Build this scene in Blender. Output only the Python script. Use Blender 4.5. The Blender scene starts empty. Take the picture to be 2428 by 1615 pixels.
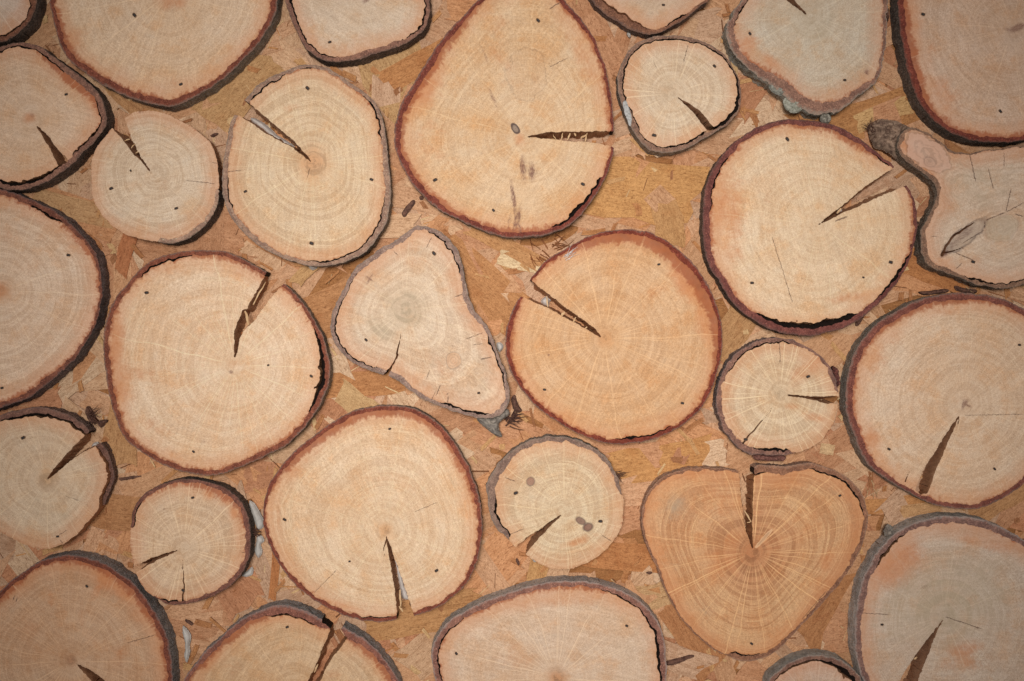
import bpy, math, random
import numpy as np

# ------------------------------------------------------------------ units
S = 0.00025                     # one photo pixel on the cut faces = 0.25 mm
CX, CY = 1214.0, 807.5
T = 60.0                        # slice thickness (px)
D = 3200.0                      # camera height above the cut faces (px)
scene = bpy.context.scene
COL = scene.collection
def W(x, y, z=0.0): return ((x-CX)*S, (CY-y)*S, z*S)
def lin(c):
    return tuple((v/255/12.92 if v/255 <= .04045 else ((v/255+.055)/1.055)**2.4) for v in c)

# ------------------------------------------------------------------ camera, light, exposure
cam = bpy.data.objects.new('camera', bpy.data.cameras.new('camera'))
COL.objects.link(cam)
cam.location = (0, 0, D*S)
cam.data.sensor_width = 36.0
cam.data.lens = 36.0*D/2428.0
cam.data.clip_start = 0.01
cam.data.clip_end = 50
scene.camera = cam

world = bpy.data.worlds.new('World'); scene.world = world; world.use_nodes = True
bg = world.node_tree.nodes['Background']
bg.inputs[0].default_value = (1.0, 0.95, 0.96, 1)
bg.inputs[1].default_value = .27

ld = bpy.data.lights.new('softbox_lamp', 'SPOT')
ld.energy = 112
ld.color = (1.0, 0.99, 1.01)
ld.shadow_soft_size = 0.20
ld.spot_size = math.radians(29.1)
ld.spot_blend = 1.0
lamp = bpy.data.objects.new('softbox_lamp', ld); COL.objects.link(lamp)
lamp.location = (-0.10, 0.13, 1.66)
from mathutils import Vector
lamp.rotation_euler = (Vector((0.008, 0.004, 0))-Vector(lamp.location)).to_track_quat('-Z', 'Y').to_euler()

scene.view_settings.view_transform = 'Standard'
scene.view_settings.look = 'None'
scene.view_settings.exposure = 0.0
scene.view_settings.gamma = 1.0
scene.view_settings.use_curve_mapping = False

# ------------------------------------------------------------------ numpy helpers
def hsh(ix, iy, seed):
    n = (ix.astype(np.int64)*374761393 + iy.astype(np.int64)*668265263 + int(seed)*1274126177) & 0xffffffff
    n = ((n ^ (n >> 13))*1274126177) & 0xffffffff
    return ((n ^ (n >> 16)) & 0xffff)/65535.0
def vnoise(x, y, seed=0):
    x = np.asarray(x, float); y = np.asarray(y, float)
    ix = np.floor(x); iy = np.floor(y); fx = x-ix; fy = y-iy
    fx = fx*fx*(3-2*fx); fy = fy*fy*(3-2*fy)
    a = hsh(ix, iy, seed); b = hsh(ix+1, iy, seed); c = hsh(ix, iy+1, seed); d = hsh(ix+1, iy+1, seed)
    return (a*(1-fx)+b*fx)*(1-fy)+(c*(1-fx)+d*fx)*fy
def fbm(x, y, seed=0, o=3):
    t = 0; a = .5; s = 0
    for k in range(o):
        t = t+a*vnoise(x*2**k, y*2**k, seed+k*17); s += a; a *= .5
    return t/s
def desat(c):
    c = tuple(v*.82+w*.18 for v, w in zip(c, (228, 192, 146)))
    r, g, b = lin(c); return (r*1.035, g*1.115, b*1.34)
def smooth_closed(pts, n=6):
    p = np.array(pts, float); out = []
    m = len(p)
    for i in range(m):
        p0, p1, p2, p3 = p[(i-1) % m], p[i], p[(i+1) % m], p[(i+2) % m]
        for k in range(n):
            t = k/n
            out.append(.5*((2*p1)+(-p0+p2)*t+(2*p0-5*p1+4*p2-p3)*t*t+(-p0+3*p1-3*p2+p3)*t**3))
    return np.array(out)
def sdf(X, Y, poly):
    """signed distance, positive inside"""
    x = X.ravel(); y = Y.ravel()
    d = np.full(x.shape, 1e18); ins = np.zeros(x.shape, bool)
    a = poly; b = np.roll(poly, -1, 0)
    for (x0, y0), (x1, y1) in zip(a, b):
        ex, ey = x1-x0, y1-y0
        L = ex*ex+ey*ey
        if L < 1e-9: continue
        t = np.clip(((x-x0)*ex+(y-y0)*ey)/L, 0, 1)
        np.minimum(d, (x-x0-t*ex)**2+(y-y0-t*ey)**2, out=d)
        if y0 != y1:
            c = ((y0 > y) != (y1 > y)) & (x < (x1-x0)*(y-y0)/(y1-y0)+x0)
            ins ^= c
    d = np.sqrt(d)
    return np.where(ins, d, -d).reshape(X.shape)
def polyline_dist(X, Y, pts, w0, w1):
    """distance to an open polyline minus its tapering half width (negative inside)"""
    pts = np.array(pts, float); seg = np.hypot(*(pts[1:]-pts[:-1]).T); tot = seg.sum(); acc = 0
    best = np.full(X.shape, 1e9)
    for i in range(len(pts)-1):
        (x0, y0), (x1, y1) = pts[i], pts[i+1]
        ex, ey = x1-x0, y1-y0
        t = np.clip(((X-x0)*ex+(Y-y0)*ey)/(ex*ex+ey*ey), 0, 1)
        s = (acc+t*seg[i])/tot
        best = np.minimum(best, np.hypot(X-x0-t*ex, Y-y0-t*ey)-.5*(w0+(w1-w0)*s)); acc += seg[i]
    return best
def ang(spec, deg):
    """periodic linear interpolation of [(deg, value), ...]"""
    if isinstance(spec, (int, float)): return np.full(np.shape(deg), float(spec))
    s = sorted(spec); a = np.array([q[0] for q in s], float); v = np.array([q[1] for q in s], float)
    a = np.concatenate(([a[-1]-360], a, [a[0]+360])); v = np.concatenate(([v[-1]], v, [v[0]]))
    return np.interp(np.mod(deg, 360), a, v)

def march(F, x0, y0, h):
    ny, nx = F.shape
    ins = F > 0
    nid = np.full(F.shape, -1, np.int64); k = int(ins.sum()); nid[ins] = np.arange(k)
    yy, xx = np.nonzero(ins)
    V = [np.stack([x0+xx*h, y0+yy*h], 1)]
    hx = ins[:, :-1] != ins[:, 1:]; hid = np.full(hx.shape, -1, np.int64)
    yy, xx = np.nonzero(hx); hid[yy, xx] = k+np.arange(len(yy)); k += len(yy)
    a = F[yy, xx]; b = F[yy, xx+1]; t = np.clip(a/(a-b), .03, .97)
    V.append(np.stack([x0+(xx+t)*h, y0+yy*h], 1))
    vx = ins[:-1] != ins[1:]; vid = np.full(vx.shape, -1, np.int64)
    yy, xx = np.nonzero(vx); vid[yy, xx] = k+np.arange(len(yy)); k += len(yy)
    a = F[yy, xx]; b = F[yy+1, xx]; t = np.clip(a/(a-b), .03, .97)
    V.append(np.stack([x0+xx*h, y0+(yy+t)*h], 1))
    V = np.concatenate(V)
    c = ins[:-1, :-1].astype(int)+ins[:-1, 1:]+ins[1:, 1:]+ins[1:, :-1]
    yy, xx = np.nonzero(c == 4)
    quads = np.stack([nid[yy, xx], nid[yy+1, xx], nid[yy+1, xx+1], nid[yy, xx+1]], 1)   # y is down: this winding faces up
    polys = []; bed = []
    for j, i in zip(*np.nonzero((c > 0) & (c < 4))):
        ring = ((nid[j, i], vid[j, i]), (nid[j+1, i], hid[j+1, i]), (nid[j+1, i+1], vid[j, i+1]), (nid[j, i+1], hid[j, i]))
        p = []; tag = []
        for n_, e_ in ring:
            if n_ >= 0: p.append(int(n_)); tag.append(0)
            if e_ >= 0: p.append(int(e_)); tag.append(1)
        polys.append(p)
        for q in range(len(p)):
            r = (q+1) % len(p)
            if tag[q] and tag[r]: bed.append((p[q], p[r]))
    return V, quads, polys, bed

def make_mesh(name, V, quads, polys, attrs, mats, smooth=True, fmat=None):
    me = bpy.data.meshes.new(name)
    quads = np.asarray(quads, np.int64).reshape(-1, 4)
    loops = [quads.ravel()]; tot = [np.full(len(quads), 4)]
    if polys:
        loops.append(np.array([i for p in polys for i in p], np.int64)); tot.append(np.array([len(p) for p in polys]))
    loops = np.concatenate(loops).astype(np.int32); tot = np.concatenate(tot).astype(np.int32)
    start = np.concatenate(([0], np.cumsum(tot)[:-1])).astype(np.int32)
    me.vertices.add(len(V)); me.vertices.foreach_set('co', np.asarray(V, np.float32).ravel())
    me.loops.add(len(loops)); me.loops.foreach_set('vertex_index', loops)
    me.polygons.add(len(tot)); me.polygons.foreach_set('loop_start', start); me.polygons.foreach_set('loop_total', tot)
    if fmat is not None: me.polygons.foreach_set('material_index', np.asarray(fmat, np.int32))
    me.polygons.foreach_set('use_smooth', np.full(len(tot), smooth))
    me.update(calc_edges=True)
    for k, (ty, arr) in attrs.items():
        at = me.attributes.new(k, ty, 'POINT')
        at.data.foreach_set('vector' if ty == 'FLOAT_VECTOR' else 'value', np.asarray(arr, np.float32).ravel())
    for m in mats: me.materials.append(m)
    me.validate()
    return me

def link(name, me, parent=None, loc=None):
    o = bpy.data.objects.new(name, me); COL.objects.link(o)
    if parent is not None: o.parent = parent
    if loc is not None: o.location = loc
    return o
def tag(o, label=None, cat=None, group=None, kind=None):
    for k, v in (('label', label), ('category', cat), ('group', group), ('kind', kind)):
        if v: o[k] = v
    return o

# ------------------------------------------------------------------ node helper
class NT:
    def __init__(s, name):
        s.m = bpy.data.materials.new(name); s.m.use_nodes = True
        s.t = s.m.node_tree; s.b = s.t.nodes['Principled BSDF']
    def n(s, ty, **k):
        o = s.t.nodes.new(ty)
        for a, v in k.items(): setattr(o, a, v)
        return o
    def put(s, sock, v):
        if isinstance(v, bpy.types.NodeSocket): s.t.links.new(v, sock)
        elif v is not None:
            if hasattr(sock.default_value, '__len__') and isinstance(v, (tuple, list)) and len(v) == 3 and len(sock.default_value) == 4: v = (*v, 1)
            sock.default_value = v
    def m_(s, op, a, b=None, c=None, clamp=False):
        o = s.n('ShaderNodeMath', operation=op, use_clamp=clamp)
        for i, v in enumerate((a, b, c)):
            if v is not None: s.put(o.inputs[i], v)
        return o.outputs[0]
    def vec(s, x, y, z=0.0):
        o = s.n('ShaderNodeCombineXYZ'); s.put(o.inputs[0], x); s.put(o.inputs[1], y); s.put(o.inputs[2], z); return o.outputs[0]
    def attr(s, name):
        o = s.n('ShaderNodeAttribute', attribute_name=name); return o
    def noise(s, v, sc=1.0, det=2.0, rough=.5, col=False):
        o = s.n('ShaderNodeTexNoise'); s.put(o.inputs['Vector'], v); o.inputs['Scale'].default_value = sc
        o.inputs['Detail'].default_value = det; o.inputs['Roughness'].default_value = rough
        return o.outputs[1 if col else 0]
    def mr(s, v, a, b, c=0.0, d=1.0, ty='SMOOTHSTEP'):
        o = s.n('ShaderNodeMapRange', interpolation_type=ty)
        for i, q in enumerate((v, a, b, c, d)): s.put(o.inputs[i], q)
        return o.outputs[0]
    def mix(s, f, a, b, bl='MIX'):
        o = s.n('ShaderNodeMix', data_type='RGBA', blend_type=bl)
        s.put(o.inputs[0], f); s.put(o.inputs[6], a); s.put(o.inputs[7], b); return o.outputs[2]
    def out(s, col, rough=.8, spec=.15, h=None, hs=.2, hd=.0003):
        s.put(s.b.inputs['Base Color'], col); s.put(s.b.inputs['Roughness'], rough); s.put(s.b.inputs['Specular IOR Level'], spec)
        if h is not None:
            o = s.n('ShaderNodeBump'); o.inputs['Strength'].default_value = hs; o.inputs['Distance'].default_value = hd
            s.put(o.inputs['Height'], h); s.put(s.b.inputs['Normal'], o.outputs[0])
        return s.m

# ------------------------------------------------------------------ materials
def wood_mat(seed, pale, warm, ring=.5, ray=.5, dark=.0, hair=(), pores=.5, heart=None, knots=()):
    """cut end grain: growth rings, medullary rays, pores, stains of the slice"""
    t = NT('end_grain'); r_ = random.Random(seed)
    P = t.attr('pp').outputs['Vector']
    q = t.attr('ringpos').outputs['Fac']; ed = t.attr('rim_distance').outputs['Fac']
    org = t.attr('orange_stain').outputs['Fac']; gry = t.attr('grey_stain').outputs['Fac']
    red = t.attr('rim_stain').outputs['Fac']; drk = t.attr('dark_stain').outputs['Fac']
    wall = t.attr('wall').outputs['Fac']
    sp = t.n('ShaderNodeSeparateXYZ'); t.put(sp.inputs[0], P); x, y, zz = sp.outputs
    th = t.m_('ARCTAN2', y, x); co = t.m_('COSINE', th); si = t.m_('SINE', th)
    rr = t.m_('SQRT', t.m_('ADD', t.m_('MULTIPLY', x, x), t.m_('MULTIPLY', y, y)))
    Pz = t.vec(x, y, t.m_('ADD', zz, seed*37.7))
    big = t.noise(Pz, .0075, 3.0, .55)
    med = t.noise(Pz, .03, 3.0, .6)
    fine = t.noise(Pz, .30, 3.0, .7)
    wob = t.noise(Pz, .012, 2.0)
    qd = t.m_('ADD', q, t.m_('MULTIPLY', t.m_('SUBTRACT', wob, .5), 16.0))
    def pol(k, m, off=0.0): return t.vec(t.m_('ADD', t.m_('MULTIPLY', qd, k), seed*3.1+off), t.m_('MULTIPLY', co, m), t.m_('MULTIPLY', si, m))
    r1 = t.noise(pol(1/10.5, .55), 1.0, 2.0, .6)
    r2 = t.noise(pol(1/4.2, .9, 7.0), 1.0, 1.0)
    tick = t.noise(pol(1/12, 30.0, 3.0), 1.0, 3.0, .65)
    grain = t.noise(Pz, .15, 3.0, .75); mot = t.noise(Pz, .017, 4.0, .65)
    sa = seed*1.7; saw = t.noise(t.vec(t.m_('ADD', t.m_('MULTIPLY', x, .012*math.cos(sa)), t.m_('MULTIPLY', y, .012*math.sin(sa))), t.m_('ADD', t.m_('MULTIPLY', x, -.16*math.sin(sa)), t.m_('MULTIPLY', y, .16*math.cos(sa))), seed*5.0), 1.0, 2.0, .6)
    pore = t.noise(pol(1/3.2, 75.0, 9.0), 1.0, 1.0, .6)
    # bands of pores and pale ring lines
    band = t.mr(r1, .42, .62)
    line = t.mr(t.m_('ABSOLUTE', t.m_('SUBTRACT', r1, .5)), .035, .0)
    line2 = t.mr(t.m_('ABSOLUTE', t.m_('SUBTRACT', r2, .53)), .05, .0)
    c = t.mix(t.mr(big, .34, .66), pale, warm)
    c = t.mix(t.m_('MULTIPLY', t.mr(mot, .48, .68), .70), c, tuple(v*k for v, k in zip(warm, (.98, .82, .66))))
    c = t.mix(t.m_('MULTIPLY', t.mr(mot, .48, .30), .50), c, tuple(v*k for v, k in zip(pale, (.90, .95, 1.0))))
    c = t.mix(t.m_('MULTIPLY', t.mr(med, .35, .75), .35), c, tuple(v*k for v, k in zip(pale, (.86, .84, .82))))
    dk = tuple(v*k for v, k in zip(warm, (.76, .70, .64)))
    c = t.mix(t.m_('MULTIPLY', band, .58*ring), c, dk)
    hi = tuple(min(.9, v*k) for v, k in zip(pale, (1.13, 1.13, 1.10)))
    c = t.mix(t.m_('MULTIPLY', line, .55*ring), c, hi)
    c = t.mix(t.m_('MULTIPLY', line2, .40*ring), c, dk)
    c = t.mix(1.0, c, t.mix(grain, (.78, .75, .72), (1.18, 1.19, 1.20)), 'MULTIPLY')
    c = t.mix(.80, c, t.mix(1.0, c, t.mix(saw, (.74, .71, .67), (1.22, 1.24, 1.26)), 'MULTIPLY'))
    fib = t.noise(pol(1/2.6, 52.0, 5.0), 1.0, 2.0, .6); grit = t.noise(Pz, .42, 2.0, .8)
    fr_ = t.m_('ADD', t.m_('MULTIPLY', fib, .5), t.m_('MULTIPLY', grit, .5))
    c = t.mix(1.0, c, t.mix(t.mr(fr_, .30, .70, 0.0, 1.0, 'LINEAR'), (.66, .61, .56), (1.25, 1.27, 1.29)), 'MULTIPLY')
    # radial ticks inside the bands, pores
    tk = t.m_('MULTIPLY', t.mr(tick, .52, .70), t.mr(r2, .40, .60))
    c = t.mix(t.m_('MULTIPLY', tk, .62*pores), c, tuple(v*k for v, k in zip(warm, (.62, .55, .50))))
    c = t.mix(t.m_('MULTIPLY', t.mr(pore, .55, .74), .50*pores), c, tuple(v*k for v, k in zip(warm, (.55, .47, .42))))
    c = t.mix(t.m_('MULTIPLY', t.mr(fine, .40, .72), .36), c, tuple(v*k for v, k in zip(pale, (.72, .68, .66))))
    # heart: darker rings round the pith
    if heart:
        hr, hcol, hs_ = heart
        f = t.m_('MULTIPLY', t.mr(t.m_('ADD', rr, t.m_('MULTIPLY', t.m_('SUBTRACT', med, .5), hr*.5)), hr, hr*.1), hs_)
        c = t.mix(f, c, t.mix(band, hcol, tuple(v*.6 for v in hcol)))
    # orange and grey stains with ragged outlines
    rag = t.m_('ADD', t.m_('MULTIPLY', t.m_('SUBTRACT', med, .5), .9), t.m_('MULTIPLY', t.m_('SUBTRACT', tick, .5), .55))
    og = t.mr(t.m_('ADD', org, rag), .25, 1.05)
    c = t.mix(t.m_('MULTIPLY', og, .68), c, t.mix(grain, lin((178, 98, 52)), lin((214, 142, 86))))
    gg = t.mr(t.m_('ADD', gry, t.m_('MULTIPLY', rag, .8)), .25, .95)
    c = t.mix(t.m_('MULTIPLY', gg, t.m_('ADD', .34, t.m_('MULTIPLY', band, .34))), c, t.mix(grain, lin((152, 134, 108)), lin((192, 172, 140))))
    # red inner bark bleeding into the rim of the wood
    eo = t.mr(t.m_('ADD', ed, t.m_('MULTIPLY', rag, 46.0)), 50.0, 0.0)
    c = t.mix(t.m_('MULTIPLY', eo, .46), c, lin((200, 130, 82)))
    rd = t.m_('SUBTRACT', t.m_('ADD', red, .12), t.m_('MULTIPLY', ed, .034))
    rd = t.mr(t.m_('ADD', rd, t.m_('MULTIPLY', t.m_('ADD', rag, t.m_('SUBTRACT', tick, .5)), .60)), .05, .42)
    c = t.mix(t.m_('MULTIPLY', rd, .80), c, t.mix(med, lin((112, 52, 34)), lin((188, 104, 56))))
    # rays
    def rays(N, wd, j, st, lo):
        u = t.m_('MULTIPLY', t.m_('ADD', t.m_('ADD', th, math.pi), t.m_('MULTIPLY', t.m_('SUBTRACT', wob, .5), .12)), N/(2*math.pi))
        cell = t.m_('FLOOR', u); fr = t.m_('SUBTRACT', u, cell)
        wn = t.n('ShaderNodeTexWhiteNoise', noise_dimensions='2D'); t.put(wn.inputs['Vector'], t.vec(t.m_('MODULO', cell, float(N)), seed+j*.77))
        w2 = t.n('ShaderNodeSeparateColor'); t.put(w2.inputs[0], wn.outputs['Color'])
        d = t.m_('MULTIPLY', t.m_('SUBTRACT', fr, t.m_('ADD', .2, t.m_('MULTIPLY', w2.outputs[0], .6))), t.m_('MULTIPLY', rr, 2*math.pi/N))
        ln = t.mr(t.m_('ABSOLUTE', d), wd, wd*.25)
        end = t.m_('MULTIPLY', t.m_('ADD', lo, w2.outputs[1]), 260.0)
        ln = t.m_('MULTIPLY', ln, t.mr(rr, end, t.m_('MULTIPLY', end, .6)))
        ln = t.m_('MULTIPLY', ln, t.mr(rr, 12.0, 60.0))
        ln = t.m_('MULTIPLY', ln, t.m_('ADD', .25, t.m_('MULTIPLY', w2.outputs[2], .75)))
        return t.m_('MULTIPLY', ln, t.m_('MULTIPLY', t.mr(fine, .2, .55), st))
    rc = tuple(min(.92, v*k) for v, k in zip(pale, (1.22, 1.17, 1.05)))
    c = t.mix(rays(17, 1.7, 1, .66*ray, .65), c, rc)
    c = t.mix(rays(43, 1.4, 2, .52*ray, .30), c, rc)
    c = t.mix(rays(29, 1.8, 3, .22*ray, .2), c, dk)
    # traced dark stains, knots
    dd = t.mr(t.m_('ADD', drk, t.m_('MULTIPLY', rag, 1.1)), .22, 1.0)
    dd = t.m_('MULTIPLY', dd, t.mr(tick, .36, .58, .35, 1.0))
    c = t.mix(t.m_('MULTIPLY', dd, .9), c, t.mix(grain, lin((94, 62, 52)), lin((150, 104, 84))))
    # knots: an outlined oval with its own rings
    for (kx, ky, rx, ry, a, ol, kc, kf) in knots:
        ca, sa = math.cos(math.radians(a)), math.sin(math.radians(a))
        u = t.m_('ADD', t.m_('MULTIPLY', x, ca/rx), t.m_('ADD', t.m_('MULTIPLY', y, sa/rx), -(kx*ca+ky*sa)/rx))
        v = t.m_('ADD', t.m_('MULTIPLY', x, -sa/ry), t.m_('ADD', t.m_('MULTIPLY', y, ca/ry), (kx*sa-ky*ca)/ry))
        e = t.m_('SQRT', t.m_('ADD', t.m_('MULTIPLY', u, u), t.m_('MULTIPLY', v, v)))
        e = t.m_('ADD', e, t.m_('MULTIPLY', t.m_('SUBTRACT', med, .5), 1.1))
        kn = t.noise(t.vec(t.m_('MULTIPLY', e, 7.0), kx*.1, ky*.1), 1.0, 2.0)
        c = t.mix(t.m_('MULTIPLY', t.mr(e, 1.0, .9), kf), c, t.mix(t.mr(kn, .40, .60), kc, tuple(q*.72 for q in kc)))
        w = min(.30, 3.2/min(rx, ry))
        o_ = t.mr(t.m_('ABSOLUTE', t.m_('SUBTRACT', e, 1.0)), w, w*.2)
        c = t.mix(t.m_('MULTIPLY', o_, t.m_('MULTIPLY', t.mr(med, .25, .55, .4, 1.0), ol)), c, lin((78, 60, 56)))
    # hairline checks
    for (x0, y0, x1, y1, w) in hair:
        L = math.hypot(x1-x0, y1-y0); ex, ey = (x1-x0)/L, (y1-y0)/L
        al = t.m_('ADD', t.m_('MULTIPLY', x, ex), t.m_('ADD', t.m_('MULTIPLY', y, ey), -(x0*ex+y0*ey)))
        cr = t.m_('ADD', t.m_('MULTIPLY', x, -ey), t.m_('ADD', t.m_('MULTIPLY', y, ex), x0*ey-y0*ex))
        cr = t.m_('ADD', cr, t.m_('MULTIPLY', t.m_('SUBTRACT', grain, .5), 7.0))
        f = t.m_('MULTIPLY', t.mr(t.m_('ABSOLUTE', cr), w, w*.3), t.m_('MULTIPLY', t.mr(al, 0.0, 6.0), t.mr(al, L, L-8)))
        c = t.mix(t.m_('MULTIPLY', f, .75), c, lin((84, 56, 44)))
    # raw split wood inside the checks is browner than the sanded face
    c = t.mix(t.m_('MULTIPLY', wall, .75), c, t.mix(grain, lin((130, 84, 54)), lin((192, 134, 90))))
    h = t.m_('ADD', t.m_('MULTIPLY', t.m_('ADD', saw, fr_), .9), t.m_('MULTIPLY', fine, .6))
    h = t.m_('ADD', h, t.m_('ADD', t.m_('MULTIPLY', tick, .5), t.m_('MULTIPLY', r1, .4)))
    return t.out(c, t.mr(mot, .3, .7, .58, .80), .25, h, .45, .0004)

def bark_mat(seed, rim, side):
    t = NT('bark')
    P = t.attr('pp').outputs['Vector']; sd = t.attr('side').outputs['Fac']; ou = t.attr('outer').outputs['Fac']
    sp = t.n('ShaderNodeSeparateXYZ'); t.put(sp.inputs[0], P); x, y, z = sp.outputs
    Pz = t.vec(t.m_('ADD', x, seed*91.0), y, z)
    a = t.noise(Pz, .045, 3.0, .6); b = t.noise(Pz, .17, 4.0, .75); f = t.noise(Pz, .30, 3.0, .7)
    rim = tuple(v*1.18+k for v, k in zip(rim, (.012, .006, .002))); side = tuple(v*2.3 for v in side)
    rimd = tuple(v*.40 for v in rim)
    riml = tuple(min(.7, v*2.0+k) for v, k in zip(rim, (.05, .028, .018)))
    c = t.mix(t.mr(a, .35, .65), rim, tuple(v*k for v, k in zip(rim, (.62, .60, .64))))
    c = t.mix(t.m_('MULTIPLY', t.mr(b, .46, .68), .70), c, rimd)
    c = t.mix(t.m_('MULTIPLY', t.mr(f, .52, .70), .62), c, riml)
    c = t.mix(t.m_('MULTIPLY', t.mr(t.m_('ADD', ou, t.m_('MULTIPLY', t.m_('SUBTRACT', b, .5), .9)), .66, 1.0), .45), c, tuple(v*.8 for v in side))
    lich = tuple(min(.5, v*1.9+.02) for v in side)
    Pw = t.vec(t.m_('ADD', x, seed*13.0), y, t.m_('MULTIPLY', z, .55))
    k = t.noise(Pw, .06, 4.0, .68); k2 = t.noise(Pw, .22, 3.0, .7)
    s = t.mix(t.mr(k, .35, .65), tuple(v*.62 for v in side), side)
    s = t.mix(t.m_('MULTIPLY', t.mr(k2, .50, .72), .8), s, lich)
    s = t.mix(t.m_('MULTIPLY', t.mr(k2, .46, .30), .75), s, tuple(v*.36 for v in side))
    c = t.mix(sd, c, s)
    c = t.mix(t.attr('inner').outputs['Fac'], c, t.mix(k, (.012, .008, .006), (.045, .028, .020)))  # dark inner bark, taken near black to put the gaps' shade into its colour
    h = t.m_('ADD', b, t.m_('MULTIPLY', k2, t.m_('ADD', .4, sd)))
    return t.out(c, .9, .12, h, .7, .0009)

def plain_mat(name, c1, c2, sc=.2, rough=.8, metal=0.0, bump=.3):
    t = NT(name); tc = t.n('ShaderNodeTexCoord').outputs['Object']
    a = t.noise(tc, sc/S, 4.0, .65)
    t.b.inputs['Metallic'].default_value = metal
    return t.out(t.mix(t.mr(a, .3, .7), c1, c2), rough, .3, a, bump, .0005)

M_nail = plain_mat('dark_steel', (.016, .013, .012), (.05, .042, .036), .35, .55, .4)
M_hole = plain_mat('stained_nail_hole', lin((92, 66, 48)), lin((130, 96, 68)), .3)
M_glue = plain_mat('dried_white_glue', lin((184, 176, 164)), lin((204, 196, 184)), .04, .7, 0, .1)
M_gluegrey = plain_mat('dried_grey_glue', lin((186, 176, 164)), lin((212, 202, 190)), .05, .6, 0, .15)
M_chip = plain_mat('loose_bark', lin((74, 50, 42)), lin((126, 90, 72)), .12, .9, 0, .9)
M_greybark = plain_mat('grey_loose_bark', lin((104, 96, 88)), lin((158, 146, 130)), .10, .9, 0, .9)
M_pale = plain_mat('pale_splinter_wood', lin((194, 154, 108)), lin((218, 182, 136)), .1, .8, 0, .3)
M_fluff = plain_mat('grey_lint', lin((222, 218, 210)), lin((244, 240, 232)), .2, .9, 0, .3)

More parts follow.
